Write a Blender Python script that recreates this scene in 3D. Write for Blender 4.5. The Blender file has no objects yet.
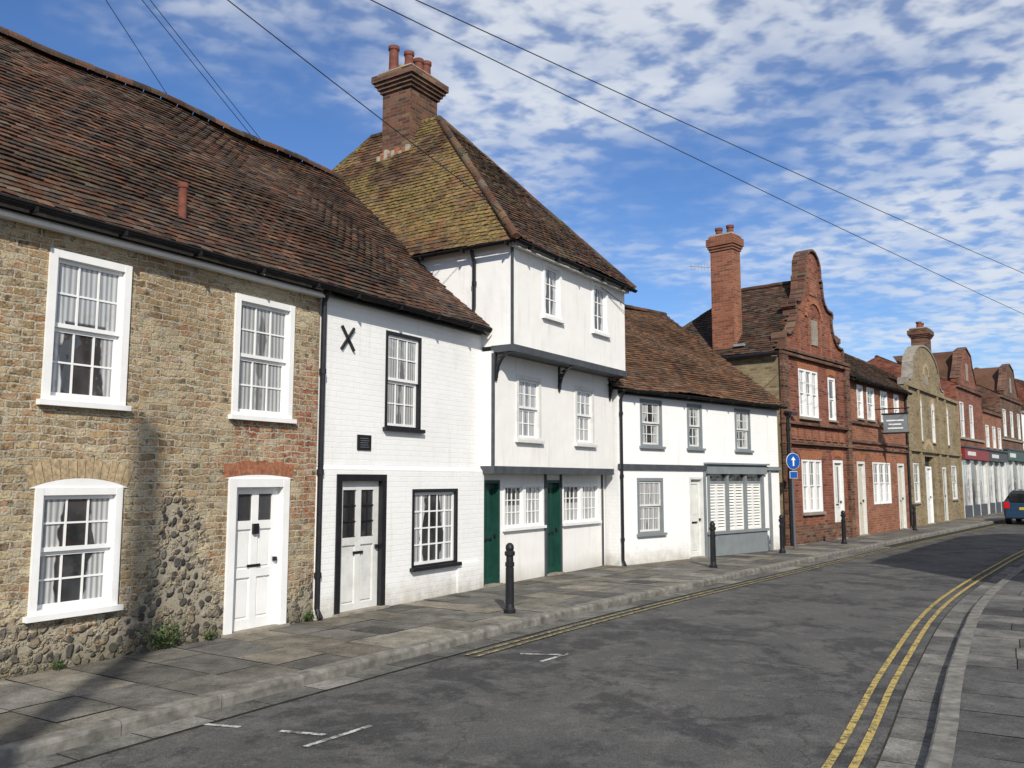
import bpy, bmesh, math, random, bisect
from mathutils import Vector, Matrix, noise as mnoise
random.seed(11)
R=random.random
scene=bpy.context.scene
# ------------------------------------------------------------ node helpers
def nd(nt,typ,ins=None,**props):
    n=nt.nodes.new(typ)
    for k,v in props.items(): setattr(n,k,v)
    for k,v in (ins or {}).items():
        s=n.inputs[k]
        if isinstance(v,bpy.types.NodeSocket): nt.links.new(v,s)
        else:
            if isinstance(v,tuple) and len(v)==3 and s.type=='RGBA': v=(*v,1)
            s.default_value=v
    return n
def mix(nt,f,a,b,blend='MIX'):
    n=nt.nodes.new('ShaderNodeMix'); n.data_type='RGBA'; n.blend_type=blend
    for i,v in ((0,f),(6,a),(7,b)):
        if isinstance(v,bpy.types.NodeSocket): nt.links.new(v,n.inputs[i])
        else: n.inputs[i].default_value=(*v,1) if isinstance(v,tuple) and len(v)==3 else v
    return n.outputs[2]
def mth(nt,op,a,b=None,c=None,clamp=False):
    n=nt.nodes.new('ShaderNodeMath'); n.operation=op; n.use_clamp=clamp
    for i,v in enumerate((a,b,c)):
        if v is None: continue
        if isinstance(v,bpy.types.NodeSocket): nt.links.new(v,n.inputs[i])
        else: n.inputs[i].default_value=v
    return n.outputs[0]
def vmth(nt,op,a,b=None,scale=None):
    n=nt.nodes.new('ShaderNodeVectorMath'); n.operation=op
    for i,v in enumerate((a,b)):
        if v is None: continue
        if isinstance(v,bpy.types.NodeSocket): nt.links.new(v,n.inputs[i])
        else: n.inputs[i].default_value=v
    if scale is not None: n.inputs['Scale'].default_value=scale
    return n.outputs[0]
def noi(nt,vec,scale,detail=3,rough=.5,col=False,dist=0):
    n=nd(nt,'ShaderNodeTexNoise',{'Vector':vec,'Scale':scale,'Detail':detail,'Roughness':rough,'Distortion':dist})
    return n.outputs[1] if col else n.outputs[0]
def ramp(nt,fac,pts,interp='LINEAR'):
    n=nt.nodes.new('ShaderNodeValToRGB'); cr=n.color_ramp; cr.interpolation=interp
    cc=lambda c:(*c,1) if isinstance(c,tuple) else (c,c,c,1)
    cr.elements[0].position=pts[0][0]; cr.elements[0].color=cc(pts[0][1])
    cr.elements[1].position=pts[-1][0]; cr.elements[1].color=cc(pts[-1][1])
    for p,c in pts[1:-1]:
        e=cr.elements.new(p); e.color=cc(c)
    nt.links.new(fac,n.inputs[0]); return n.outputs[0]
def newmat(name):
    m=bpy.data.materials.new(name); m.use_nodes=True
    nt=m.node_tree; b=nt.nodes['Principled BSDF']; return m,nt,b
def setb(nt,b,col=None,rough=None,height=None,bstr=.5,bdist=.01,spec=None,metal=None):
    def put(k,v):
        if isinstance(v,bpy.types.NodeSocket): nt.links.new(v,b.inputs[k])
        else: b.inputs[k].default_value=(*v,1) if isinstance(v,tuple) and len(v)==3 else v
    if col is not None: put('Base Color',col)
    if rough is not None: put('Roughness',rough)
    if spec is not None: put('Specular IOR Level',spec)
    if metal is not None: put('Metallic',metal)
    if height is not None:
        bp=nd(nt,'ShaderNodeBump',{'Height':height,'Strength':bstr,'Distance':bdist})
        nt.links.new(bp.outputs[0],b.inputs['Normal'])
def uvc(nt): return nt.nodes.new('ShaderNodeTexCoord').outputs['UV']
def obc(nt): return nt.nodes.new('ShaderNodeTexCoord').outputs['Object']
def sepz(nt): return nd(nt,'ShaderNodeSeparateXYZ',{0:obc(nt)}).outputs[2]

def simple(name,col,rough=.6,var=.15,nscale=6,bump=.1,spec=.4,metal=0,dirt=None):
    m,nt,b=newmat(name); o=obc(nt)
    n1=noi(nt,o,nscale,3,.6)
    lo=tuple(c*(1-var) for c in col); hi=tuple(min(1,c*(1+var)) for c in col)
    c=ramp(nt,n1,[(.3,lo),(.7,hi)])
    if dirt:
        n2=noi(nt,o,2.3,4,.7); c=mix(nt,ramp(nt,n2,[(.5,0.),(.75,.6)]),c,dirt)
    setb(nt,b,c,rough,noi(nt,o,60,2) if bump>.09 else None,bump,.003,spec,metal); return m

def brickmat(name,cols,mortar,paint=None,bw=.225,bh=.075,ms=.008,bstr=.7,old=False,dirt=.35):
    m,nt,b=newmat(name); uv=uvc(nt)
    dn=noi(nt,uv,3.,2,.5,col=True)
    v=vmth(nt,'ADD',uv,vmth(nt,'SCALE',vmth(nt,'SUBTRACT',dn,(.5,.5,.5)),scale=.07 if old else .03))
    if old:
        dn2=noi(nt,uv,20,1,.5,col=True)
        v=vmth(nt,'ADD',v,vmth(nt,'SCALE',vmth(nt,'SUBTRACT',dn2,(.5,.5,.5)),scale=.038))
    br=nd(nt,'ShaderNodeTexBrick',{'Vector':v,'Color1':(0,0,0),'Color2':(1,1,1),'Mortar':(.5,.5,.5),'Scale':1.,'Mortar Size':ms,'Mortar Smooth':.35,'Bias':0.,'Brick Width':bw,'Row Height':bh})
    fac=br.outputs['Fac']; tint=br.outputs['Color']
    n=len(cols)
    big=noi(nt,uv,.9,3,.6); fine=noi(nt,uv,45,2,.7); med=noi(nt,uv,5,3,.65)
    if n>1:
        c=ramp(nt,tint,[(i/(n-1),cc) for i,cc in enumerate(cols)])
    else: c=ramp(nt,med,[(0.,cols[0]),(1.,cols[0])])
    if old:
        sx=nd(nt,'ShaderNodeSeparateXYZ',{0:uv})
        # broad weathering: browner and paler areas
        bw_=noi(nt,vmth(nt,'ADD',uv,(5.,2.,0)),1.1,3,.6)
        c=mix(nt,ramp(nt,bw_,[(.44,0.),(.58,.75)]),c,mix(nt,1.,c,(.74,.60,.48),'MULTIPLY'))
        pm=mth(nt,'ADD',noi(nt,uv,1.3,3,.6),mth(nt,'MULTIPLY',mth(nt,'SUBTRACT',sx.outputs[0],2.2),.13))
        pm=mth(nt,'SUBTRACT',pm,mth(nt,'MULTIPLY',mth(nt,'ABSOLUTE',mth(nt,'SUBTRACT',sx.outputs[1],2.0)),.16))
        pm=ramp(nt,pm,[(.48,0.),(.56,1.)])
        c2=ramp(nt,tint,[(0,(.26,.09,.05)),(.35,(.38,.15,.08)),(.6,(.44,.27,.15)),(1,(.30,.10,.055))])
        c=mix(nt,pm,c,c2)
        c=mix(nt,ramp(nt,noi(nt,uv,8,3,.75),[(.53,0.),(.62,.85)]),c,(.095,.072,.05))
        c=mix(nt,ramp(nt,noi(nt,vmth(nt,'ADD',uv,(2.,8.,0)),6,2,.6),[(.58,0.),(.65,.65)]),c,(.38,.19,.10))
        c=mix(nt,ramp(nt,noi(nt,vmth(nt,'ADD',uv,(9.,4.,0)),7,4,.75),[(.49,0.),(.60,.7)]),c,(.47,.42,.315))
    c=mix(nt,.8,c,ramp(nt,fine,[(.25,.55),(.75,1.25)]),'MULTIPLY')
    mc=mix(nt,.6,mortar,ramp(nt,fine,[(.3,.6),(.7,1.2)]),'MULTIPLY')
    c=mix(nt,fac,c,mc)
    h=mth(nt,'ADD',mth(nt,'MULTIPLY',mth(nt,'SUBTRACT',1.,fac),.8),mth(nt,'MULTIPLY',fine,.5))
    h=mth(nt,'ADD',h,mth(nt,'MULTIPLY',med,.8 if not old else 1.8))
    if old:
        o=obc(nt); oz=nd(nt,'ShaderNodeSeparateXYZ',{0:o}).outputs[2]
        ovec=vmth(nt,'ADD',o,vmth(nt,'SCALE',noi(nt,o,6,1,.5,col=True),scale=.10))
        vo=nd(nt,'ShaderNodeTexVoronoi',{'Vector':ovec,'Scale':11.5},feature='F1')
        cellv=nd(nt,'ShaderNodeSeparateColor',{0:vo.outputs['Color']}).outputs[0]
        sc=ramp(nt,cellv,[(0,(.03,.03,.033)),(.3,(.075,.07,.065)),(.5,(.13,.12,.105)),(.66,(.30,.25,.17)),(.8,(.05,.048,.047)),(1,(.33,.29,.22))])
        em=ramp(nt,vo.outputs['Distance'],[(.40,0.),(.58,1.)])
        fc=mix(nt,em,sc,(.33,.29,.22)); fc=mix(nt,.7,fc,ramp(nt,fine,[(.25,.5),(.75,1.3)]),'MULTIPLY')
        lim=mth(nt,'ADD',mth(nt,'MULTIPLY',noi(nt,uv,2.2,4,.7),1.7),-.28)
        dx=mth(nt,'ABSOLUTE',mth(nt,'SUBTRACT',sx.outputs[0],1.8))
        near=mth(nt,'MULTIPLY',mth(nt,'SUBTRACT',.55,dx,clamp=True),4.8)
        lim=mth(nt,'ADD',lim,mth(nt,'MULTIPLY',near,noi(nt,uv,3.5,4,.75)))
        fm=mth(nt,'MULTIPLY',mth(nt,'SUBTRACT',lim,oz),4.,clamp=True)
        fm=mth(nt,'MULTIPLY',fm,ramp(nt,noi(nt,vmth(nt,'ADD',uv,(6.,1.,0)),5,4,.8),[(.38,.3),(.48,1.)]))
        c=mix(nt,fm,c,fc)
        hm=nd(nt,'ShaderNodeMix',{0:fm,2:h,3:mth(nt,'MULTIPLY',mth(nt,'SUBTRACT',1.,em),1.5)}); h=hm.outputs[0]
        c=mix(nt,mth(nt,'MULTIPLY',mth(nt,'SUBTRACT',mth(nt,'MULTIPLY',med,.55),oz),2.2,clamp=True),c,(.085,.08,.05))
    if paint:
        ph=tuple(min(.86,x*1.04) for x in paint)
        pc=ramp(nt,med,[(.3,paint),(.7,ph)])
        pc=mix(nt,mth(nt,'MULTIPLY',fac,.07),pc,tuple(x*.6 for x in paint))
        ch=ramp(nt,noi(nt,uv,6,5,.75),[(.60,0.),(.68,.4)])
        c=mix(nt,ch,pc,tuple(x*.80 for x in paint))
        st=nd(nt,'ShaderNodeMapping',{0:uv,'Scale':(6.,.6,1.)}); 
        c=mix(nt,ramp(nt,noi(nt,st.outputs[0],1.,4,.7),[(.56,0.),(.8,.35)]),c,(.47,.45,.38))
        lowm=mth(nt,'MULTIPLY',mth(nt,'SUBTRACT',mth(nt,'MULTIPLY',noi(nt,uv,4,4,.7),.7),sepz(nt)),2.6,clamp=True)
        c=mix(nt,mth(nt,'MULTIPLY',lowm,.65),c,(.33,.29,.22))
    c=mix(nt,ramp(nt,big,[(.42,0.),(.75,dirt)]),c,mix(nt,1.,c,(.45,.42,.38),'MULTIPLY'))
    setb(nt,b,c,.9 if not paint else .65,h,bstr,.012 if not old else .02,.25)
    return m

def rendermat(name,col,dirtc=(.46,.43,.37)):
    m,nt,b=newmat(name); uv=uvc(nt)
    n1=noi(nt,uv,1.4,4,.6)
    st=nd(nt,'ShaderNodeMapping',{0:uv,'Scale':(7.,.7,1.)}); n2=noi(nt,st.outputs[0],1.,4,.65)
    c=ramp(nt,n1,[(.3,tuple(x*.93 for x in col)),(.7,col)])
    c=mix(nt,ramp(nt,n2,[(.54,0.),(.8,.42)]),c,dirtc)
    lowm=mth(nt,'MULTIPLY',mth(nt,'SUBTRACT',mth(nt,'MULTIPLY',n1,.6),sepz(nt)),3.,clamp=True)
    c=mix(nt,mth(nt,'MULTIPLY',lowm,.5),c,(.33,.29,.22))
    h=mth(nt,'ADD',noi(nt,uv,3,3,.5),mth(nt,'MULTIPLY',noi(nt,uv,50,2,.6),.15))
    setb(nt,b,c,.75,h,.5,.02,.25); return m

def tilemat(name,moss=None,lo=.5,dark=1.):
    m,nt,b=newmat(name); o=obc(nt)
    at=nd(nt,'ShaderNodeAttribute',attribute_name='Col')
    fine=noi(nt,o,30,3,.7)
    c=mix(nt,.9,at.outputs['Color'],ramp(nt,fine,[(.25,.5*dark),(.75,1.3*dark)]),'MULTIPLY')
    big=noi(nt,o,.6,4,.65)
    c=mix(nt,ramp(nt,big,[(.40,0.),(.66,.8)]),c,mix(nt,1.,c,(.45,.50,.50),'MULTIPLY'))
    if moss:
        n=noi(nt,o,.9,5,.72)
        c=mix(nt,mth(nt,'MULTIPLY',ramp(nt,n,[(lo,0.),(lo+.15,.9)]),ramp(nt,noi(nt,o,15,3,.8),[(.42,.1),(.62,.85)])),c,moss)
    n=noi(nt,o,12,4,.8)
    c=mix(nt,ramp(nt,n,[(.58,0.),(.66,.45)]),c,(.15,.14,.105))
    setb(nt,b,c,.95,fine,.35,.01,.12); return m

M={}
M['stock']=brickmat('stock_brick',[(.24,.175,.105),(.38,.295,.18),(.50,.41,.25),(.31,.235,.14),(.57,.47,.29),(.36,.24,.14),(.47,.38,.235)],(.45,.40,.30),old=True,dirt=.6,bstr=1.,ms=.011)
M['stock_far']=brickmat('pale_stock_brick',[(.16,.115,.065),(.31,.24,.13),(.25,.19,.11),(.35,.28,.155)],(.30,.255,.185),dirt=.65)
M['red']=brickmat('red_brick',[(.09,.032,.024),(.22,.068,.04),(.28,.09,.052),(.18,.05,.033),(.32,.115,.065)],(.24,.19,.145),ms=.006,dirt=.75)
M['red_dark']=brickmat('sooty_red_brick',[(.05,.028,.021),(.15,.062,.038),(.22,.095,.055),(.08,.04,.03),(.24,.14,.08)],(.16,.14,.115),dirt=.75)
M['orange']=brickmat('orange_brick',[(.18,.065,.038),(.30,.10,.054),(.35,.135,.072),(.24,.08,.045)],(.29,.235,.175),ms=.007,dirt=.75)
M['wbrick']=brickmat('whitewashed_brick',[(.8,.8,.8)],(.7,.7,.7),paint=(.79,.785,.765),bstr=.32,dirt=.12)
M['wbrick2']=brickmat('white_painted_brick',[(.8,.8,.8)],(.7,.7,.7),paint=(.80,.795,.78),bstr=.2,dirt=.08)
M['render']=rendermat('white_render',(.82,.805,.77))
M['white']=simple('white_gloss_paint',(.77,.765,.745),.35,.05,4,.05)
M['cream']=simple('cream_paint',(.5,.47,.39),.45,.08)
M['shutter']=simple('shutter_paint',(.70,.70,.66),.45,.05,4,.05)
M['offwhite']=simple('aged_white_paint',(.63,.63,.60),.5,.08,5,.1,dirt=(.38,.36,.33))
M['black']=simple('black_paint',(.012,.012,.014),.4,.3,8,.15,.4)
M['gutterp']=simple('weathered_gutter_paint',(.016,.016,.017),.8,.3,8,.15,.15)
M['grey']=simple('blue_grey_paint',(.19,.21,.22),.5,.1,5,.1)
M['dgrey']=simple('dark_lead_grey_timber',(.055,.062,.07),.6,.25,6,.3)
M['green']=simple('dark_green_paint',(.010,.05,.036),.4,.2,5,.1)
M['redp']=simple('red_fascia_paint',(.20,.02,.02),.5,.15)
M['stone']=simple('weathered_stone',(.25,.225,.185),.9,.25,7,.6,.2)
M['lead']=simple('lead',(.25,.26,.27),.5,.2,6,.3)
M['iron']=simple('cast_iron_cover',(.045,.043,.04),.6,.3,9,.4)
M['terra']=simple('terracotta',(.16,.058,.04),.85,.35,8,.4,.2)
M['potbuff']=simple('buff_clay_pot',(.34,.24,.15),.85,.2,8,.4,.2)
M['vous']=simple('rubbed_brick',(.37,.28,.17),.9,.4,22,.6,.2)
M['vousr']=simple('rubbed_red_brick',(.29,.12,.065),.9,.4,22,.6,.2)
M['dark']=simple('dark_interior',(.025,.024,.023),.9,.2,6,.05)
M['tile']=tilemat('clay_tiles',(.13,.125,.06),.60)
M['tile_moss']=tilemat('lichened_clay_tiles',(.27,.215,.065),.43)
M['tile_moss2']=tilemat('part_lichened_clay_tiles',(.15,.13,.06),.54)
M['tile_some']=tilemat('slightly_lichened_tiles',(.16,.14,.08),.56)
M['mortar']=simple('lime_mortar',(.33,.3,.24),.95,.25,9,.6,.1)
M['wire']=simple('cable_rubber',(.02,.02,.02),.6,.1,6,.05)
# glazing: old glass, glossy coat; room darkness and curtain fold shading painted into its colour
def panemat(name,kind):
    m,nt,b=newmat(name); uv=uvc(nt); o=obc(nt)
    sx=nd(nt,'ShaderNodeSeparateXYZ',{0:uv}); u,v=sx.outputs[0],sx.outputs[1]
    dk=ramp(nt,noi(nt,uv,2.5,2,.6),[(.35,(.010,.011,.012)),(.65,(.05,.052,.055))])
    wob=mth(nt,'MULTIPLY',mth(nt,'SUBTRACT',noi(nt,vmth(nt,'ADD',uv,o),2.5,2,.5),.5),.28)
    w=nd(nt,'ShaderNodeTexWave',{0:nd(nt,'ShaderNodeMapping',{0:uv,'Scale':(1.,.12,1.)}).outputs[0],'Scale':4.,'Distortion':3.5,'Detail':2.,'Detail Scale':1.5},bands_direction='X').outputs[0]
    cl=ramp(nt,w,[(0,(.22,.225,.23)),(.5,(.38,.39,.39)),(1,(.54,.545,.54))])
    edge=mth(nt,'ABSOLUTE',mth(nt,'SUBTRACT',u,.5))
    if kind=='sides':
        e=mth(nt,'ADD',mth(nt,'ADD',edge,wob),mth(nt,'MULTIPLY',mth(nt,'ABSOLUTE',mth(nt,'SUBTRACT',v,.35)),.22))
        mk=ramp(nt,e,[(.26,0.),(.275,1.)])
    elif kind=='full': mk=ramp(nt,mth(nt,'ADD',edge,wob),[(.03,.35),(.06,.9)])
    elif kind=='lower': mk=ramp(nt,v,[(.52,.9),(.53,0.)])
    elif kind=='blind':
        mk=ramp(nt,v,[(.55,0.),(.56,.9)]); 
        mk=mth(nt,'MAXIMUM',mk,ramp(nt,mth(nt,'ADD',edge,wob),[(.30,0.),(.32,1.)]))
    else: mk=None
    c=mix(nt,mk,dk,cl) if mk is not None else dk
    c=mix(nt,ramp(nt,noi(nt,o,5,3,.7),[(.55,0.),(.8,.25)]),c,(.2,.2,.19))
    setb(nt,b,c,.6,None,spec=.3)
    bp=nd(nt,'ShaderNodeBump',{'Height':noi(nt,o,4,2,.5),'Strength':.5,'Distance':.02})
    b.inputs['Coat Weight'].default_value=1.; b.inputs['Coat Roughness'].default_value=.03; b.inputs['Coat IOR'].default_value=1.75
    nt.links.new(bp.outputs[0],b.inputs['Coat Normal']); return m
for k in ('none','sides','full','lower','blind'): M['pane_'+k]=panemat('glazing_'+k,k)
# asphalt
m,nt,b=newmat('asphalt'); o=obc(nt)
big=noi(nt,o,.35,3,.6); med=noi(nt,o,.8,5,.75,dist=.6); fine=noi(nt,o,110,2,.7); ff=noi(nt,o,38,2,.8)
c=ramp(nt,big,[(.35,(.058,.058,.057)),(.65,(.095,.092,.086))])
c=mix(nt,ramp(nt,med,[(.49,0.),(.55,.75)]),c,(.032,.0325,.034))
med2=noi(nt,vmth(nt,'ADD',o,(13.,5.,0.)),3.1,4,.75)
c=mix(nt,ramp(nt,med2,[(.50,0.),(.64,.6)]),c,(.125,.12,.11))
c=mix(nt,.9,c,ramp(nt,fine,[(.3,.4),(.7,1.65)]),'MULTIPLY')
c=mix(nt,ramp(nt,ff,[(.62,0.),(.68,.6)]),c,(.17,.166,.155))
od=vmth(nt,'ADD',o,vmth(nt,'SCALE',noi(nt,o,1.2,4,.7,col=True),scale=.9))
ve=nd(nt,'ShaderNodeTexVoronoi',{'Vector':od,'Scale':.33},feature='DISTANCE_TO_EDGE')
c=mix(nt,ramp(nt,ve.outputs[0],[(.0,.6),(.005,0.)]),c,(.018,.018,.018))
setb(nt,b,c,.85,mth(nt,'ADD',fine,ff),.8,.007,.25); M['asphalt']=m
def colmat(name):
    m,nt,b=newmat(name); o=obc(nt)
    at=nd(nt,'ShaderNodeAttribute',attribute_name='Col')
    med=noi(nt,o,2.2,5,.78); fine=noi(nt,o,55,2,.7); bl=noi(nt,o,14,4,.8)
    c=mix(nt,.95,at.outputs['Color'],ramp(nt,med,[(.32,.4),(.68,1.45)]),'MULTIPLY')
    c=mix(nt,.7,c,ramp(nt,fine,[(.3,.55),(.7,1.4)]),'MULTIPLY')
    c=mix(nt,ramp(nt,bl,[(.58,0.),(.66,.65)]),c,(.038,.036,.029))
    c=mix(nt,ramp(nt,noi(nt,vmth(nt,'ADD',o,(3.,8.,0.)),11,4,.8),[(.64,0.),(.69,.4)]),c,(.27,.26,.22))
    setb(nt,b,c,.88,mth(nt,'ADD',med,mth(nt,'MULTIPLY',fine,.4)),.6,.012,.25); return m
M['slab']=colmat('york_stone_flags')
M['joint']=simple('joint_sand',(.035,.034,.026),.95,.4,8,.3,.1)
M['kerb']=simple('granite_kerb',(.165,.157,.137),.85,.45,7,.6,.3,dirt=(.06,.055,.047))
M['earth']=simple('earth',(.1,.09,.06),.95,.3,1)
def paintmark(name,col,asp=(.05,.05,.05),lo=.5,mx=.95):
    m,nt,b=newmat(name); o=obc(nt)
    n=noi(nt,o,14,5,.8); c=mix(nt,ramp(nt,n,[(lo-.08,0.),(lo+.05,mx)]),col,asp)
    c=mix(nt,.6,c,ramp(nt,noi(nt,o,90,2),[(.3,.45),(.7,1.3)]),'MULTIPLY')
    setb(nt,b,c,.8,noi(nt,o,110,2),.5,.004,.2); return m
M['yellow']=paintmark('yellow_road_paint',(.44,.33,.10),(.07,.07,.065),lo=.56)
M['yellow2']=paintmark('worn_yellow_road_paint',(.36,.29,.12),(.075,.073,.068),lo=.50)
M['wline']=paintmark('white_road_paint',(.5,.5,.48),(.075,.073,.068),lo=.53)
# ------------------------------------------------------------ mesh builder
class MB:
    def __init__(s): s.v=[];s.f=[];s.uv=[];s.mi=[];s.mats=[];s.col=[]
    def mid(s,k):
        if k not in s.mats: s.mats.append(k)
        return s.mats.index(k)
    def poly(s,pts,mat,uvs=None,col=(.14,.08,.05)):
        i=len(s.v); s.v+= [tuple(p) for p in pts]; s.f.append(tuple(range(i,i+len(pts))))
        s.uv.append(uvs or [(p[0],p[1]) for p in pts]); s.mi.append(s.mid(mat)); s.col.append(col)
    def obj(s,name,parent=None,smooth=False,bevel=0):
        me=bpy.data.meshes.new(name); me.from_pydata(s.v,[],s.f)
        fu=[];fc=[]
        for u,c in zip(s.uv,s.col):
            for a in u: fu+=[a[0],a[1]]; fc+=[c[0],c[1],c[2],1.]
        me.uv_layers.new(name='UVMap'); me.color_attributes.new('Col','FLOAT_COLOR','CORNER')
        me.uv_layers['UVMap'].data.foreach_set('uv',fu); me.color_attributes['Col'].data.foreach_set('color',fc)
        for k in s.mats: me.materials.append(M[k])
        me.polygons.foreach_set('material_index',s.mi)
        if smooth: me.polygons.foreach_set('use_smooth',[True]*len(s.f))
        me.update()
        o=bpy.data.objects.new(name,me); scene.collection.objects.link(o)
        if parent: o.parent=parent
        if bevel:
            bm=bmesh.new(); bm.from_mesh(me); bmesh.ops.remove_doubles(bm,verts=bm.verts,dist=.0002); bmesh.ops.recalc_face_normals(bm,faces=bm.faces); bm.to_mesh(me); bm.free()
            md=o.modifiers.new('bevel','BEVEL'); md.width=bevel; md.segments=2; md.limit_method='ANGLE'
        return o
def empty(name,loc=(0,0,0)):
    e=bpy.data.objects.new(name,None); scene.collection.objects.link(e); e.location=loc; e.empty_display_size=.3; return e
class Fr:
    def __init__(s,O,d,z=0):
        s.O=Vector((O[0],O[1],0)); s.d=Vector((d[0],d[1],0)).normalized(); s.n=Vector((s.d.y,-s.d.x,0)); s.z=z
    def p(s,a,o,z): 
        v=s.O+s.d*a+s.n*o; return Vector((v.x,v.y,z+s.z))
def box(mb,F,a0,a1,o0,o1,z0,z1,mat,skip=''):
    P=F.p
    if 'f' not in skip: mb.poly([P(a0,o1,z0),P(a1,o1,z0),P(a1,o1,z1),P(a0,o1,z1)],mat,[(a0,z0),(a1,z0),(a1,z1),(a0,z1)])
    if 'b' not in skip: mb.poly([P(a1,o0,z0),P(a0,o0,z0),P(a0,o0,z1),P(a1,o0,z1)],mat,[(a1,z0),(a0,z0),(a0,z1),(a1,z1)])
    if 'l' not in skip: mb.poly([P(a0,o0,z0),P(a0,o1,z0),P(a0,o1,z1),P(a0,o0,z1)],mat,[(o0,z0),(o1,z0),(o1,z1),(o0,z1)])
    if 'r' not in skip: mb.poly([P(a1,o1,z0),P(a1,o0,z0),P(a1,o0,z1),P(a1,o1,z1)],mat,[(o1,z0),(o0,z0),(o0,z1),(o1,z1)])
    if 't' not in skip: mb.poly([P(a0,o1,z1),P(a1,o1,z1),P(a1,o0,z1),P(a0,o0,z1)],mat,[(a0,o1),(a1,o1),(a1,o0),(a0,o0)])
    if 'd' not in skip: mb.poly([P(a0,o0,z0),P(a1,o0,z0),P(a1,o1,z0),P(a0,o1,z0)],mat,[(a0,o0),(a1,o0),(a1,o1),(a0,o1)])
def wall(mb,F,a0,a1,z0,z1,ops,mat,o=0,depth=.14,revmat=None):
    rm=revmat or mat
    A=sorted({a0,a1,*[x for q in ops for x in q[:2]]}); Z=sorted({z0,z1,*[x for q in ops for x in q[2:4]]})
    A=[x for x in A if a0<=x<=a1]; Z=[x for x in Z if z0<=x<=z1]
    for i in range(len(A)-1):
        for j in range(len(Z)-1):
            ca,cz=(A[i]+A[i+1])/2,(Z[j]+Z[j+1])/2
            if any(q[0]<ca<q[1] and q[2]<cz<q[3] for q in ops): continue
            mb.poly([F.p(A[i],o,Z[j]),F.p(A[i+1],o,Z[j]),F.p(A[i+1],o,Z[j+1]),F.p(A[i],o,Z[j+1])],mat,[(A[i],Z[j]),(A[i+1],Z[j]),(A[i+1],Z[j+1]),(A[i],Z[j+1])])
    for q in ops:
        a,b_,c,d=q[:4]; i=o-depth
        mb.poly([F.p(a,o,c),F.p(a,i,c),F.p(a,i,d),F.p(a,o,d)],rm,[(0,c),(depth,c),(depth,d),(0,d)])
        mb.poly([F.p(b_,i,c),F.p(b_,o,c),F.p(b_,o,d),F.p(b_,i,d)],rm,[(0,c),(depth,c),(depth,d),(0,d)])
        mb.poly([F.p(a,o,d),F.p(a,i,d),F.p(b_,i,d),F.p(b_,o,d)],rm,[(a,0),(a,depth),(b_,depth),(b_,0)])
        mb.poly([F.p(a,i,c),F.p(a,o,c),F.p(b_,o,c),F.p(b_,i,c)],rm,[(a,0),(a,depth),(b_,depth),(b_,0)])
def window(mb,F,q,o=0,cols=3,rows=4,case='white',bar='white',cw=.07,casing_out=.015,sash=True,curtain='none',sill=True,bw=.018,fr=.04,sillmat=None):
    a0,a1,z0,z1=q
    ci,co=o-.1,o+casing_out
    box(mb,F,a0,a0+cw,ci,co,z0,z1,case); box(mb,F,a1-cw,a1,ci,co,z0,z1,case)
    box(mb,F,a0+cw,a1-cw,ci,co-.003,z1-cw,z1,case); box(mb,F,a0+cw,a1-cw,ci,co-.003,z0,z0+cw*.6,case)
    if sill: box(mb,F,a0-.04,a1+.04,o-.05,o+.07,z0-.05,z0+.002,sillmat or case)
    A0,A1,Z0,Z1=a0+cw,a1-cw,z0+cw*.6,z1-cw
    zm=(Z0+Z1)/2
    parts=[(Z0,zm,o-.08,o-.05,rows-rows//2),(zm,Z1,o-.048,o-.018,rows//2)] if sash else [(Z0,Z1,o-.065,o-.035,rows)]
    for (b0,b1,oi,oo,nr) in parts:
        box(mb,F,A0,A0+fr,oi,oo,b0,b1,bar); box(mb,F,A1-fr,A1,oi,oo,b0,b1,bar)
        box(mb,F,A0+fr,A1-fr,oi,oo-.002,b0,b0+fr,bar); box(mb,F,A0+fr,A1-fr,oi,oo-.002,b1-fr,b1,bar)
        for i in range(1,cols):
            x=A0+fr+(A1-A0-2*fr)*i/cols; box(mb,F,x-bw/2,x+bw/2,oi+.004,oo-.005,b0+fr,b1-fr,bar)
        for j in range(1,nr):
            z=b0+fr+(b1-b0-2*fr)*j/nr; box(mb,F,A0+fr,A1-fr,oi+.006,oo-.008,z-bw/2,z+bw/2,bar)
        g=(oi+oo)/2-.003
        for i in range(cols):
            for j in range(nr):
                x0=A0+fr+(A1-A0-2*fr)*i/cols; x1=A0+fr+(A1-A0-2*fr)*(i+1)/cols
                y0=b0+fr+(b1-b0-2*fr)*j/nr; y1=b0+fr+(b1-b0-2*fr)*(j+1)/nr
                t=[(R()-.5)*.006 for _ in range(3)]
                uu=[((x-A0)/(A1-A0),(y-Z0)/(Z1-Z0)) for x,y in ((x0,y0),(x1,y0),(x1,y1),(x0,y1))]
                mb.poly([F.p(x0,g+t[0],y0),F.p(x1,g+t[1],y0),F.p(x1,g+t[1]+t[2],y1),F.p(x0,g+t[0]+t[2],y1)],'pane_'+curtain,uu)
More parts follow.
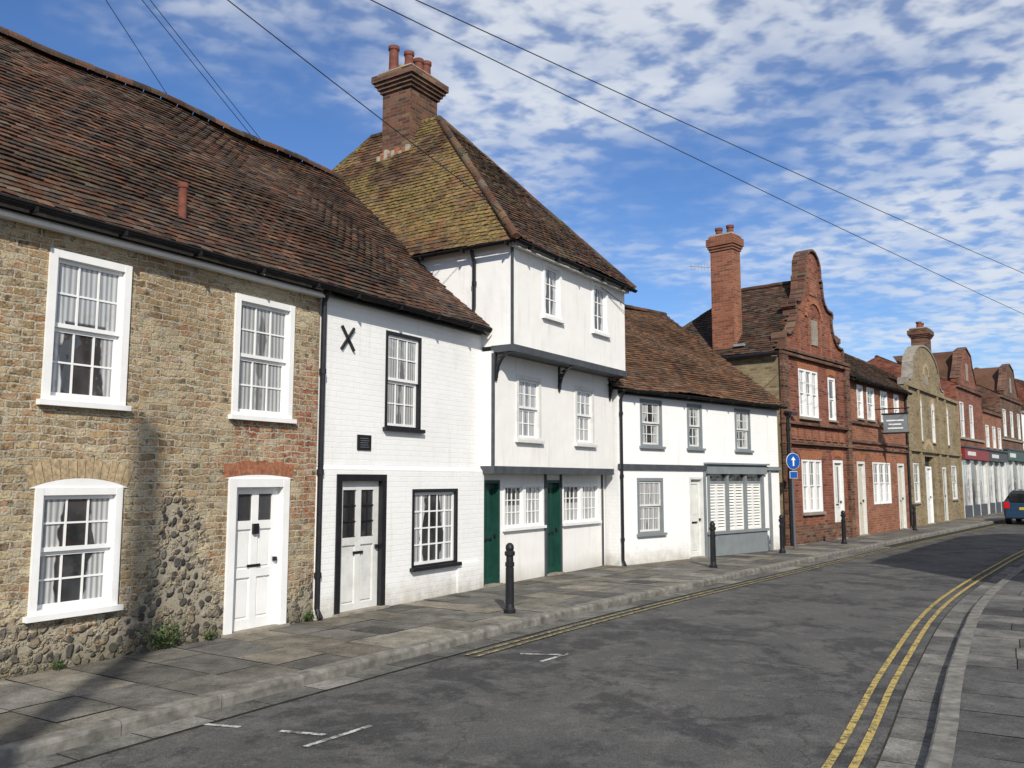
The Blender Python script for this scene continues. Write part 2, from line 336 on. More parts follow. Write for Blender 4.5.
def panel_door(mb,F,q,o,mat,rows=((.08,.42),(.5,.92)),cols=2,glaz=None,frame='white',fw=.08,barmat=None,knob='black',fout=.02):
    a0,a1,z0,z1=q
    box(mb,F,a0,a0+fw,o-.14,o+fout,z0,z1,frame); box(mb,F,a1-fw,a1,o-.14,o+fout,z0,z1,frame); box(mb,F,a0+fw,a1-fw,o-.14,o+fout-.003,z1-fw,z1,frame)
    A0,A1,Z0,Z1=a0+fw,a1-fw,z0+.03,z1-fw; W=A1-A0;H=Z1-Z0
    box(mb,F,A0,A1,o-.12,o-.08,Z0,Z1,mat)
    st=.1*W/.6 if W<.6 else .1
    cwid=(W-st*(cols+1))/cols
    for i in range(cols+1):
        x=A0+i*(cwid+st); box(mb,F,x,x+st,o-.08,o-.055,Z0,Z1,mat)
    rails=[(0,rows[0][0])]+[(rows[k][1],rows[k+1][0]) for k in range(len(rows)-1)]+[(rows[-1][1],1)]
    for r0,r1 in rails:
        for i in range(cols):
            x=A0+st+i*(cwid+st); box(mb,F,x,x+cwid,o-.08,o-.057,Z0+H*r0,Z0+H*r1,mat)
    for k,(r0,r1) in enumerate(rows):
        for i in range(cols):
            x=A0+st+i*(cwid+st); zz0,zz1=Z0+H*r0,Z0+H*r1
            if glaz and k in glaz:
                mb.poly([F.p(x,o-.072,zz0),F.p(x+cwid,o-.072,zz0),F.p(x+cwid,o-.072,zz1),F.p(x,o-.072,zz1)],'pane_none')
                if barmat:
                    box(mb,F,x+cwid/2-.008,x+cwid/2+.008,o-.07,o-.058,zz0,zz1,barmat)
                    for j in range(0,4):
                        z=zz0+(zz1-zz0)*j/3; box(mb,F,x,x+cwid,o-.07,o-.0585,z-.008,z+.008,barmat)
            else:
                box(mb,F,x+.03,x+cwid-.03,o-.08,o-.067,zz0+.03,zz1-.03,mat)
    if knob:
        box(mb,F,A1-st*.7,A1-st*.3,o-.055,o-.015,Z0+H*.46,Z0+H*.49,knob)
        box(mb,F,(A0+A1)/2-.1,(A0+A1)/2+.1,o-.055,o-.047,Z0+H*.43,Z0+H*.45,knob)
    box(mb,F,a0-.02,a1+.02,o-.1,o+.08,z0-.02,z0+.03,'stone')
def arch(mb,F,a0,a1,z,rise,h,mat,o=.006,n=None,fill=None):
    n=n or int((a1-a0)/.075)
    c=(a0+a1)/2; w=(a1-a0)/2
    if rise>0: Rr=(w*w+rise*rise)/(2*rise); cz=z+rise-Rr; th=math.asin(min(1,w/Rr))
    else: Rr=w*3; cz=z-math.sqrt(Rr*Rr-w*w); th=math.asin(w/Rr)
    def pt(r,t): return (c+r*math.sin(t), (cz+r*math.cos(t)))
    for i in range(n):
        t0=-th+2*th*(i+.08)/n; t1=-th+2*th*(i+.92)/n
        hh=h*(.86+.2*R())
        if rise>0: q=[pt(Rr,t0),pt(Rr,t1),pt(Rr+hh,t1),pt(Rr+hh,t0)]
        else:
            k=(z-cz); k2=z+h-cz
            q=[(c+k*math.tan(t0),z),(c+k*math.tan(t1),z),(c+k2*math.tan(t1),z+h),(c+k2*math.tan(t0),z+h)]
        oo=o+R()*.005
        f=[F.p(x,oo,y) for x,y in q]; bk=[F.p(x,-.02,y) for x,y in q]
        mb.poly(f,mat)
        for k in range(4): mb.poly([f[k],bk[k],bk[(k+1)%4],f[(k+1)%4]],mat)
    if fill and rise>0:
        top=[pt(Rr-.001,-th+2*th*i/12) for i in range(13)]
        pts=[(a1,z-.005),(a0,z-.005)]+top
        f=[F.p(x,.012,y) for x,y in pts]; mb.poly(f,fill)
PAL=[(.108,.058,.040),(.080,.050,.039),(.135,.068,.044),(.058,.043,.037),(.100,.067,.052),(.120,.056,.036),(.076,.056,.047),(.155,.085,.055),(.090,.061,.045),(.12,.092,.068)]
PALO=[(.165,.085,.05),(.125,.07,.045),(.20,.105,.06),(.10,.06,.042),(.155,.095,.06),(.185,.085,.045),(.12,.08,.055)]
def inpoly(x,y,P):
    c=False;n=len(P)
    for i in range(n):
        x1,y1=P[i];x2,y2=P[(i+1)%n]
        if (y1>y)!=(y2>y) and x<(x2-x1)*(y-y1)/(y2-y1)+x1: c=not c
    return c
def tiles(mb,pts,mat='tile',gauge=.1,tw=.168,pal=PAL,wob=.04,bright=1.,jit=1.,under=True):
    P0=Vector(pts[0]); u=(Vector(pts[1])-P0).normalized()
    N=u.cross(Vector(pts[2])-P0).normalized()
    if N.z<0: N=-N
    v=N.cross(u).normalized()
    if v.z<0: v=-v
    L=[((Vector(p)-P0).dot(u),(Vector(p)-P0).dot(v)) for p in pts]
    if under: mb.poly([Vector(p)-N*.09 for p in pts],'dark')
    umin=min(a for a,_ in L);umax=max(a for a,_ in L);vmax=max(b for _,b in L)
    j=0;vv=0
    while vv<vmax:
        uu=umin+(tw/2 if j%2 else 0)-tw
        rowo=(R()-.5)*.014
        while uu<umax+tw:
            a0=uu+.002;a1=uu+tw-.002
            cu=(a0+a1)/2
            if inpoly(cu,vv+gauge*.5,L):
                w=mnoise.noise(Vector((P0.x+cu*.5,P0.y+vv*.5,P0.z)))*wob
                b0=vv+rowo+(R()-.5)*.016*jit; b1=vv+gauge+.03
                h0=.022+w+(R()-.3)*.012*jit; h1=.004+w
                if R()<.018*jit: b0-=.03
                sk=(R()-.5)*.008*jit; r=(R()-.5)*.010*jit
                c=random.choice(pal); k=bright*(.68+.55*R()); c=tuple(x*k for x in c)
                def q(a,b,h): return P0+u*a+v*b+N*h
                A=q(a0+sk,b0,h0+r);B=q(a1+sk,b0,h0-r);C=q(a1,b1,h1);D=q(a0,b1,h1)
                mb.poly([A,B,C,D],mat,col=c)
                A2=A-N*.016;B2=B-N*.016
                mb.poly([A2,B2,B,A],mat,col=tuple(x*.8 for x in c))
                mb.poly([A2,A,D],mat,col=c); mb.poly([B,B2,C],mat,col=c)
            uu+=tw
        vv+=gauge;j+=1
def ridge(mb,A,B,mat='tile',r=.1,seg=.3,wob=0.,bright=1.,lift=.0,pal=PAL):
    A=Vector(A);B=Vector(B);d=(B-A);L=d.length;d.normalize()
    side=d.cross(Vector((0,0,1))).normalized(); up=side.cross(d).normalized()
    n=max(1,int(L/seg))
    for i in range(n):
        p0=A+d*(L*i/n);p1=A+d*(L*(i+1)/n-.008)
        w0=wob*mnoise.noise(p0*.5);w1=wob*mnoise.noise(p1*.5)
        p0=p0+Vector((0,0,w0));p1=p1+Vector((0,0,w1))
        ww=(R()-.5)*.01+lift
        c=random.choice(pal);k=bright*(.7+.5*R());c=tuple(x*k for x in c)
        rr=r*(1+.05*(R()-.5))
        prev=None
        for k2 in range(9):
            t=math.radians(-100+200*k2/8)
            off=side*math.sin(t)*rr+up*(math.cos(t)*rr-.03+ww)
            cur=(p0+off*1.0,p1+off*1.03)
            if prev: mb.poly([prev[0],cur[0],cur[1],prev[1]],mat,col=c)
            prev=cur
        mb.poly([p0+side*math.sin(math.radians(-100+25*k))*rr+up*(math.cos(math.radians(-100+25*k))*rr-.03+ww) for k in range(9)],mat,col=c)
def tube(mb,pts,r,mat,n=8,cap=True):
    pts=[Vector(p) for p in pts]; rings=[]
    for i,p in enumerate(pts):
        d=(pts[min(i+1,len(pts)-1)]-pts[max(i-1,0)]).normalized()
        ref=Vector((0,0,1)) if abs(d.z)<.9 else Vector((1,0,0))
        a=d.cross(ref).normalized();b_=d.cross(a).normalized()
        rings.append([p+a*math.cos(2*math.pi*k/n)*r+b_*math.sin(2*math.pi*k/n)*r for k in range(n)])
    for i in range(len(rings)-1):
        for k in range(n):
            mb.poly([rings[i][k],rings[i][(k+1)%n],rings[i+1][(k+1)%n],rings[i+1][k]],mat)
    if cap: mb.poly(rings[0],mat); mb.poly(rings[-1],mat)
def lathe(mb,c,prof,mat,n=16):
    c=Vector(c)
    for i in range(len(prof)-1):
        for k in range(n):
            t0=2*math.pi*k/n;t1=2*math.pi*(k+1)/n
            (r0,z0),(r1,z1)=prof[i],prof[i+1]
            mb.poly([c+Vector((r0*math.cos(t0),r0*math.sin(t0),z0)),c+Vector((r0*math.cos(t1),r0*math.sin(t1),z0)),c+Vector((r1*math.cos(t1),r1*math.sin(t1),z1)),c+Vector((r1*math.cos(t0),r1*math.sin(t0),z1))],mat)
def gutter(mb,F,a0,a1,o,z,mat='gutterp',r=.055):
    prev=None
    for k in range(7):
        t=math.pi+math.pi*k/6
        cur=(F.p(a0,o+math.cos(t)*r,z+math.sin(t)*r),F.p(a1,o+math.cos(t)*r,z+math.sin(t)*r))
        if prev: mb.poly([prev[0],prev[1],cur[1],cur[0]],mat)
        prev=cur
    box(mb,F,a0,a1,o+r-.008,o+r+.006,z-.01,z+.006,mat)
    x=a0+.4
    while x<a1: box(mb,F,x,x+.02,o-r-.005,o+r+.01,z-.07,z-.02,mat); x+=.9
def downpipe(mb,F,a,o,z0,z1,mat='black',r=.035,hopper=False):
    tube(mb,[F.p(a,o+.12,z1),F.p(a,o+.12,z1-.06),F.p(a,o+.05,z1-.2),F.p(a,o+.05,z0+.12),F.p(a,o+.12,z0)],r,mat)
    z=z0+.5
    while z<z1-.3: tube(mb,[F.p(a,o+.05,z),F.p(a,o+.05,z+.07)],r*1.35,mat); z+=1.3
    if hopper: box(mb,F,a-.07,a+.07,o+.01,o+.14,z1-.12,z1+.04,mat)
def chimney(parent,F,a,o,w,dp,z0,z1,mat,pots,corb=3,name='chimney',cs=.045):
    mb=MB()
    a0,a1,o0,o1=a-w/2,a+w/2,o-dp/2,o+dp/2
    box(mb,F,a0,a1,o0,o1,z0,z1-.45,mat)
    e=0
    for k in range(corb):
        e+=cs; box(mb,F,a0-e,a1+e,o0-e,o1+e,z1-.45+k*.075,z1-.45+(k+1)*.075,mat)
    zc=z1-.45+corb*.075
    box(mb,F,a0-e,a1+e,o0-e,o1+e,zc,z1-.08,mat,'d'); box(mb,F,a0-e*.4,a1+e*.4,o0-e*.4,o1+e*.4,z1-.08,z1,mat)
    box(mb,F,a0-e*.2,a1+e*.2,o0-e*.2,o1+e*.2,z1,z1+.05,'mortar')
    for (pa,po,r,h,pm) in pots:
        lathe(mb,F.p(a+pa,o+po,z1),[(r*1.1,0),(r*1.05,.08),(r*.92,.12),(r*.85,h-.1),(r*1.05,h-.07),(r*1.05,h),(r*.8,h),(r*.75,h-.25)],pm)
    return mb.obj(name,parent)
BM=lambda:MB()
# ------------------------------------------------------------ ground & road
def cat(P,n=8):
    P=[Vector((*p,0)) for p in P]; out=[]
    for i in range(len(P)-1):
        p0=P[max(i-1,0)];p1=P[i];p2=P[i+1];p3=P[min(i+2,len(P)-1)]
        for k in range(n):
            t=k/n
            out.append(.5*((2*p1)+(p2-p0)*t+(2*p0-5*p1+4*p2-p3)*t*t+(3*p1-p0-3*p2+p3)*t**3))
    out.append(P[-1]); return out
LK=cat([(-13,-10.5),(-6.5,.45),(-3.35,5.7),(-1.25,8.95),(1.2,12.5),(3.85,16.0),(8.8,22.4),(16.9,32.6),(25.3,43.0),(45.5,68),(80,110)])
RK=cat([(-11,-17.5),(-4.3,-6),(-.72,0),(2.5,5.45),(4.2,8.5),(6.85,12.9),(10.7,18.3),(15,24.0),(20.7,31.0),(29,41),(49.5,66),(84,107)])
def resamp(P,step):
    out=[P[0]];acc=0
    for i in range(len(P)-1):
        a,b=P[i],P[i+1];L=(b-a).length;t=step-acc
        while t<=L:
            out.append(a+(b-a)*(t/L)); t+=step
        acc=(acc+L)%step
    return out
def nrm(P,i):
    d=(P[min(i+1,len(P)-1)]-P[max(i-1,0)]).normalized(); return Vector((d.y,-d.x,0))
def strip(mb,P,o0,o1,z,mat,i0=None,i1=None):
    L=0
    for i in range(len(P)-1):
        a,b=P[i],P[i+1];l=(b-a).length
        if (i0 is None or L>=i0) and (i1 is None or L<=i1):
            na,nb=nrm(P,i),nrm(P,i+1)
            q=[a+na*o0,b+nb*o0,b+nb*o1,a+na*o1]
            for x in q: x.z=z
            mb.poly(q,mat,[(L,o0),(L+l,o0),(L+l,o1),(L,o1)])
        L+=l
ZR=-.105
mb=BM(); S=900
mb.poly([(-S,-S,-.14),(S,-S,-.14),(S,S,-.14),(-S,S,-.14)],'earth'); mb.obj('ground')
LP=resamp(LK,.5);RP=resamp(RK,.5)
mb=BM(); NS=240
for i in range(NS):
    def at(P,t): 
        x=t*(len(P)-1);k=min(int(x),len(P)-2);return P[k].lerp(P[k+1],x-k)
    a,b=at(LP,i/NS),at(LP,(i+1)/NS);c,d=at(RP,(i+1)/NS),at(RP,i/NS)
    mb.poly([Vector((q.x,q.y,ZR)) for q in (a,d,c,b)],'asphalt')
mb.obj('road')
class Path:
    def __init__(s,P):
        s.P=P; s.L=[0]
        for i in range(len(P)-1): s.L.append(s.L[-1]+(P[i+1]-P[i]).length)
    def pt(s,l,o,z):
        P,L=s.P,s.L
        l=max(0,min(l,L[-1]-.001))
        i=bisect.bisect_right(L,l)-1; i=min(i,len(P)-2)
        t=(l-L[i])/(L[i+1]-L[i]); n=nrm(P,i).lerp(nrm(P,i+1),t).normalized()
        q=P[i].lerp(P[i+1],t)+n*o; return Vector((q.x,q.y,z))
PL=Path(LP);PR=Path(RP)
def flags(mb,path,l0,l1,o0,o1,z,wr,lr,pal,gap=.006,jz=.003):
    l=l0
    while l<l1:
        w=random.uniform(*wr); o=o0; first=True
        while o<o1-.02:
            L_=random.uniform(*lr)
            if first: L_*=random.uniform(.5,1.); first=False
            e=min(o+L_,o1)
            if o1-e<.18: e=o1
            c=random.choice(pal);k=.7+.55*R();c=tuple(x*k for x in c)
            zz=[z+(R()-.5)*jz for _ in range(4)]
            q=[path.pt(l+gap,o+gap,zz[0]),path.pt(l+w-gap,o+gap,zz[1]),path.pt(l+w-gap,e-gap,zz[2]),path.pt(l+gap,e-gap,zz[3])]
            mb.poly(q,'slab',[(l,o),(l+w,o),(l+w,e),(l,e)],col=c)
            o=e
        l+=w
FP=[(.155,.144,.12),(.19,.175,.143),(.12,.114,.10),(.17,.152,.12),(.145,.138,.125),(.105,.10,.09)]
mb=BM(); strip(mb,LP,-9,-.14,-.006,'joint'); 
flags(mb,PL,8,75,-3.1,-.145,0,(.5,.68),(.55,1.0),FP,jz=.006); mb.obj('pavement')
mb=BM(); strip(mb,RP,.14,14,-.006,'joint'); FP2=[(.09,.088,.083),(.11,.107,.10),(.07,.069,.067),(.13,.125,.113)]
flags(mb,PR,14,62,.145,3.4,0,(.58,.62),(.6,.9),FP2,jz=.005); mb.obj('pavement')
def kerbs(P,sgn,name):
    mb=BM(); K=resamp(P,.9)
    for i in range(min(len(K)-1,90)):
        a,b=K[i],K[i+1];na=nrm(K,i);nb=nrm(K,i+1);d=(b-a).normalized()
        j=(R()-.5)*.014;z=.005+(R()-.5)*.009
        a=a+d*.006;b=b-d*.006
        w=.15*sgn; bev=.025*sgn
        prof=[(-.0+j,-.14),(-.0+j,z-.03),(bev*.35+j,z-.01),(bev+j,z),(w,z),(w,-.05)]
        ra=[Vector(((a+na*o_*1).x,(a+na*o_).y,zz)) for o_,zz in prof]; rb=[Vector(((b+nb*o_).x,(b+nb*o_).y,zz)) for o_,zz in prof]
        for k in range(5): mb.poly([ra[k],rb[k],rb[k+1],ra[k+1]],'kerb')
        mb.poly(ra,'kerb');mb.poly(rb,'kerb')
    return mb.obj(name)
kerbs(LK,-1,'kerb'); kerbs(RK,1,'kerb')
GP=[(.13,.125,.112),(.16,.154,.137),(.11,.106,.098)]
mb=BM(); strip(mb,LP,.0,.29,ZR+.004,'joint',0,60); strip(mb,RP,-.31,.0,ZR+.004,'joint',0,60)
flags(mb,PL,8,42,.0,.28,ZR+.009,(.5,.62),(.4,.4),GP,jz=.002); flags(mb,PR,14,60,-.30,.0,ZR+.009,(.5,.62),(.4,.4),GP,jz=.002); mb.obj('gutter_channel')
def arclen(P,target):
    L=0;best=None
    for i in range(len(P)-1):
        dd=(P[i]-Vector((*target,0))).length
        if best is None or dd<best[0]: best=(dd,L)
        L+=(P[i+1]-P[i]).length
    return best[1]
s0=arclen(LP,(-.9,9.6))
mb=BM()
for o_ in (.37,.50): strip(mb,LP,o_,o_+.05,ZR+.012,'yellow2',s0,None)
for o_ in (-.45,-.60): strip(mb,RP,o_,o_+.055,ZR+.012,'yellow')
mb.obj('double_yellow_lines')
mb=BM()
def mark(x0,y0,x1,y1,w):
    a=Vector((x0,y0,ZR+.006));b=Vector((x1,y1,ZR+.006));d=(b-a).normalized();n_=Vector((d.y,-d.x,0))*w/2
    mb.poly([a-n_,b-n_,b+n_,a+n_],'wline')
mark(-2.53,6.85,-2.05,6.72,.045); mark(-1.72,6.62,-1.36,6.52,.045); mark(-1.07,6.76,-1.45,6.24,.045); mark(.09,9.47,.57,9.42,.045); mark(.62,9.5,.30,9.08,.045)
mb.obj('road_marking')
for (x,y,w,h,a) in ((-1.9,10.3,.5,.4,32),(7.2,11.2,.6,.45,32),(1.9,15.1,.5,.4,35)):
    mb=BM(); Fm=Fr((x,y),(math.sin(math.radians(a)),math.cos(math.radians(a))))
    box(mb,Fm,0,h,0,w,-.02,.006,'iron'); box(mb,Fm,.03,h-.03,.03,w-.03,.006,.008,'iron')
    for k in range(6):
        for j in range(5): box(mb,Fm,.05+j*(h-.1)/5,.05+(j+.6)*(h-.1)/5,.05+k*(w-.1)/6,.05+(k+.6)*(w-.1)/6,.008,.011,'iron','d')
    mb.obj('manhole_cover')
# ------------------------------------------------------------ BUILDING 1 : stock brick cottage
F1=Fr((-4.51,7.81),(.523,.852))
SL=.95
def zroof(o): return 4.42-SL*o
H1=empty('brick_cottage')
mb=BM()
ops=[(.2,1.06,2.5,3.95),(2.42,3.35,2.5,3.93),(.2,1.08,.52,1.68),(2.42,3.34,0,1.77),(-2.6,-1.7,2.5,3.95),(-2.6,-1.7,.52,1.68)]
wall(mb,F1,-5,3.82,-.05,4.31,ops,'stock')
wall(mb,Fr(F1.p(-5,-6.6,0),(F1.n.x,F1.n.y)),0,6.6,-.05,4.31,[],'stock')
mb.obj('walls',H1)
mb=BM()
window(mb,F1,ops[0],cols=3,rows=4,curtain='blind',cw=.075,casing_out=.03); window(mb,F1,ops[1],cols=3,rows=4,curtain='full',cw=.075,casing_out=.03)
window(mb,F1,ops[2],cols=3,rows=4,curtain='sides',cw=.07,casing_out=.03)
for q in ops[4:]: window(mb,F1,q,cols=3,rows=4,curtain='sides')
mb.obj('windows',H1)
mb=BM(); arch(mb,F1,.14,1.14,1.68,.09,.2,'vous',fill='white'); arch(mb,F1,2.36,3.40,1.775,.04,.17,'vousr',fill='white')
arch(mb,F1,-2.66,-1.64,1.68,.09,.2,'vous',fill='white'); mb.obj('brick_arches',H1)
mb=BM(); panel_door(mb,F1,ops[3],.0,'white',rows=((.07,.36),(.42,.70),(.76,.95)),glaz=(2,),fw=.1,fout=.035)
box(mb,F1,2.84,2.92,-.055,-.02,1.12,1.24,'black'); mb.obj('front_door',H1)
mb=BM(); oe=.2; orr=-3.3; a0,a1=-5,7.62
tiles(mb,[F1.p(a0,oe,zroof(oe)),F1.p(a1,oe,zroof(oe)),F1.p(a1,orr,zroof(orr)),F1.p(a0,orr,zroof(orr))],'tile',wob=.11)
ridge(mb,F1.p(a0,orr,zroof(orr)+.02),F1.p(a1,orr,zroof(orr)+.02),r=.10,wob=.08)
mb.poly([F1.p(a0,orr,zroof(orr)),F1.p(a1,orr,zroof(orr)),F1.p(a1,orr-3.5,zroof(orr)-3.4),F1.p(a0,orr-3.5,zroof(orr)-3.4)],'tile',col=PAL[1])
mb.obj('roof',H1)
mb=BM(); box(mb,F1,-5,3.80,-.02,.10,4.12,4.29,'white'); gutter(mb,F1,-5,3.86,.22,4.25)
downpipe(mb,F1,3.84,.0,0.02,4.27,r=.036,hopper=True); mb.obj('guttering',H1)
mb=BM(); lathe(mb,F1.p(2.0,-.47,4.75),[(.05,0),(.05,.40),(.06,.41),(.06,.47),(.045,.47)],'terra'); mb.obj('vent_pipe',H1)
m,nt,b=newmat('weed_leaf'); setb(nt,b,ramp(nt,noi(nt,obc(nt),20,2),[(.3,(.03,.06,.015)),(.7,(.08,.12,.03))]),.7); M['leaf']=m
def weed(s_,n,sz):
    mb=BM()
    for k in range(n):
        a=random.uniform(-.5,.5)*sz; ang=random.uniform(-1.3,1.3); L=sz*random.uniform(.4,1.)
        base=F1.p(s_+a*.6,random.uniform(.01,.05),0); d=(F1.d*math.sin(ang)*.7+F1.n*random.uniform(.1,.5)+Vector((0,0,math.cos(ang)+.3))).normalized()
        for j in range(5):
            p=base+d*L*(j+1)/5; sd=Vector((R()-.5,R()-.5,R()-.5)).normalized()
            e=.018+.014*R(); dd=(d+sd).normalized()
            mb.poly([p,p+dd*e+sd.cross(d)*e*.4,p+dd*e*2,p+dd*e-sd.cross(d)*e*.4],'leaf')
    mb.obj('weed_plant')
weed(1.62,75,.34); weed(3.7,22,.12); weed(2.2,14,.1); weed(.5,12,.08)
# ------------------------------------------------------------ BUILDING 2 : whitewashed cottage
H2=empty('whitewashed_cottage')
mb=BM(); up=[(5.15,5.98,2.5,3.9)]; lo=[(4.15,5.15,0,1.83),(5.75,6.9,.48,1.62)]
wall(mb,F1,3.82,7.66,1.92,4.28,up,'wbrick'); wall(mb,F1,3.82,7.66,-.05,1.9,lo,'wbrick',o=.045,depth=.18)
mb.poly([F1.p(3.82,.045,1.9),F1.p(7.66,.045,1.9),F1.p(7.66,0,1.95),F1.p(3.82,0,1.95)],'wbrick')
mb.poly([F1.p(3.82,-.1,-.05),F1.p(3.82,.045,-.05),F1.p(3.82,.045,1.92),F1.p(3.82,-.1,1.92)],'wbrick')
box(mb,F1,6.9,7.5,.045,.07,-.05,.45,'wbrick')
mb.obj('walls',H2)
mb=BM(); window(mb,F1,up[0],cols=3,rows=4,case='black',cw=.05,curtain='full',casing_out=.01); window(mb,F1,lo[1],o=.045,cols=5,rows=4,case='black',cw=.05,sash=False,curtain='sides',casing_out=.01,bw=.022); mb.obj('windows',H2)
mb=BM(); panel_door(mb,F1,lo[0],.045,'offwhite',rows=((.05,.5),(.56,.93)),glaz=(1,),frame='black',fw=.09,barmat='black'); mb.obj('front_door',H2)
mb=BM(); gutter(mb,F1,3.86,7.55,.22,4.25); box(mb,F1,3.86,7.55,.003,.06,4.17,4.27,'dgrey'); mb.obj('guttering',H2)
def strap(mb,F,c,z,L,w,ang,o,mat):
    ca,sa=math.cos(ang),math.sin(ang)
    q=[(-L/2,-w/2),(L/2,-w/2),(L/2,w/2),(-L/2,w/2)]
    f=[F.p(c+x*ca-y*sa,o,z+x*sa+y*ca) for x,y in q];bk=[F.p(c+x*ca-y*sa,o-.03,z+x*sa+y*ca) for x,y in q]
    mb.poly(f,mat); [mb.poly([f[k],bk[k],bk[(k+1)%4],f[(k+1)%4]],mat) for k in range(4)]
mb=BM(); strap(mb,F1,4.34,3.66,.40,.032,math.radians(52),.03,'black'); strap(mb,F1,4.34,3.66,.40,.032,math.radians(128),.035,'black'); mb.obj('wall_tie',H2)
mb=BM(); box(mb,F1,4.58,4.86,0,.015,2.16,2.37,'black')
for k in range(5): box(mb,F1,4.63+.01*(k%2),4.81-.01*(k%3),.015,.017,2.2+k*.03,2.205+k*.03,'grey')
mb.obj('plaque',H2)
# ------------------------------------------------------------ BUILDING 3 : jettied tall house
H3=empty('jettied_timber_house')
G=Fr((-.52,14.31),(.543,.84)); F=Fr(G.p(0,.25,0),(.543,.84)); T=Fr(G.p(.02,.62,0),(.543,.84))
LT=4.30
mb=BM()
gops=[(.05,.55,0,1.75),(.68,2.02,.93,1.68),(2.12,2.64,0,1.75),(2.74,4.25,.93,1.68)]
wall(mb,G,0,4.52,-.05,1.9,gops,'render',depth=.16)
wall(mb,F,0,4.42,1.98,3.9,[(.7,1.52,2.45,3.58),(2.8,3.58,2.45,3.58)],'render',depth=.14)
wall(mb,T,0,LT,3.98,5.74,[(.97,1.62,4.62,5.6),(2.83,3.5,4.62,5.6)],'render',depth=.14)
def side(Fx,z0,z1,dp,mat='render'):
    mb.poly([Fx.p(0,-dp,z0),Fx.p(0,0,z0),Fx.p(0,0,z1),Fx.p(0,-dp,z1)],mat,[(20-dp,z0),(20,z0),(20,z1),(20-dp,z1)])
side(G,-.05,1.9,7);side(F,1.98,3.9,7);side(T,3.98,5.74,7.9)
for Fx,L,z0,z1 in ((G,4.52,-.05,1.9),(F,4.42,1.98,3.9),(T,LT,3.98,5.74)):
    mb.poly([Fx.p(L,0,z0),Fx.p(L,-7.4,z0),Fx.p(L,-7.4,z1),Fx.p(L,0,z1)],'render',[(0,z0),(7.4,z0),(7.4,z1),(0,z1)])
mb.obj('walls',H3)
mb=BM()
box(mb,F,-.01,4.44,-.32,.02,1.86,1.985,'dgrey'); box(mb,T,-.02,LT+.02,-.42,.03,3.87,3.985,'dgrey')
box(mb,T,-.02,.012,-.025,.015,3.99,5.7,'dgrey')
box(mb,F,-.015,.025,-.03,.015,1.99,3.86,'dgrey')
for a in (.03,2.08,2.66,4.4): box(mb,G,a-.025,a+.025,.002,.03,0,1.86,'dgrey')
for a in (.05,2.18,4.3):
    for k in range(6):
        (o0,z0),(o1,z1)=(.34-.30*math.sin(k/6*math.pi/2),3.86-.42*(1-math.cos(k/6*math.pi/2))),(.34-.30*math.sin((k+1)/6*math.pi/2),3.86-.42*(1-math.cos((k+1)/6*math.pi/2)))
        p,q=a-.03,a+.03
        mb.poly([F.p(p,o0,z0),F.p(q,o0,z0),F.p(q,o1,z1),F.p(p,o1,z1)],'black')
        mb.poly([F.p(p,o0,z0),F.p(p,o1,z1),F.p(p,o1-.06,z1+.04),F.p(p,o0-.06,z0+.0)],'black')
        mb.poly([F.p(q,o0,z0),F.p(q,o1,z1),F.p(q,o1-.06,z1+.04),F.p(q,o0-.06,z0+.0)],'black')
    box(mb,F,a-.025,a+.025,.003,.03,3.4,3.86,'black')
mb.obj('timber_beams',H3)
mb=BM()
for q in (gops[1],gops[3]):
    c0=(q[0]+q[1])/2
    window(mb,G,(q[0],c0,q[2],q[3]),cols=4,rows=3,sash=False,cw=.045,fr=.02,bw=.018,sill=False,curtain='lower'); window(mb,G,(c0,q[1],q[2],q[3]),cols=4,rows=3,sash=False,cw=.045,fr=.02,bw=.018,sill=False,curtain='full')
    box(mb,G,q[0]-.03,q[1]+.03,-.03,.06,q[2]-.05,q[2],'white')
for q in ((.7,1.52,2.45,3.58),(2.8,3.58,2.45,3.58)): window(mb,F,q,cols=3,rows=4,case='offwhite',curtain='full',casing_out=.02,cw=.07)
for q in ((.97,1.62,4.62,5.6),(2.83,3.5,4.62,5.6)): window(mb,T,q,cols=2,rows=3,sash=False,cw=.06,curtain='sides',casing_out=.025)
mb.obj('windows',H3)
mb=BM(); panel_door(mb,G,gops[0],0,'green',rows=((.06,.45),(.52,.94)),frame='green',fw=.05); panel_door(mb,G,gops[2],0,'green',rows=((.06,.45),(.52,.94)),frame='green',fw=.05); mb.obj('doors',H3)
XR=LT+.12
E0=T.p(-.18,.18,5.72);E1=T.p(XR,.18,5.72);A=T.p(2.2,-3.3,9.45);A2=T.p(2.2,-5.2,9.45);B0=T.p(-.18,-8.2,5.72);B1=T.p(XR,-8.2,5.72)
mb=BM()
tiles(mb,[E0,E1,A],'tile_moss2',wob=.07); tiles(mb,[B0,E0,A,A2],'tile_moss',wob=.07,pal=PALO)
mb.poly([E1,B1,A2,A],'tile',col=PAL[1]); mb.poly([B1,B0,A2],'tile',col=PAL[1])
ridge(mb,E0,A,'tile_moss2',r=.075,lift=.03);ridge(mb,E1,A,'tile_moss2',r=.075,lift=.03);ridge(mb,A,A2,'tile_moss',r=.09);ridge(mb,B0,A2,'tile_moss',r=.08)
mb.obj('roof',H3)
mb=BM(); gutter(mb,T,-.16,XR,.2,5.68,r=.045); box(mb,T,-.05,LT+.02,.003,.1,5.62,5.72,'offwhite')
Fs=Fr(T.p(0,-2.2,0),(T.n.x,T.n.y))
gutter(mb,Fs,0,2.3,.2,5.68,r=.045); downpipe(mb,Fs,1.45,0,4.55,5.65,r=.032); mb.obj('guttering',H3)
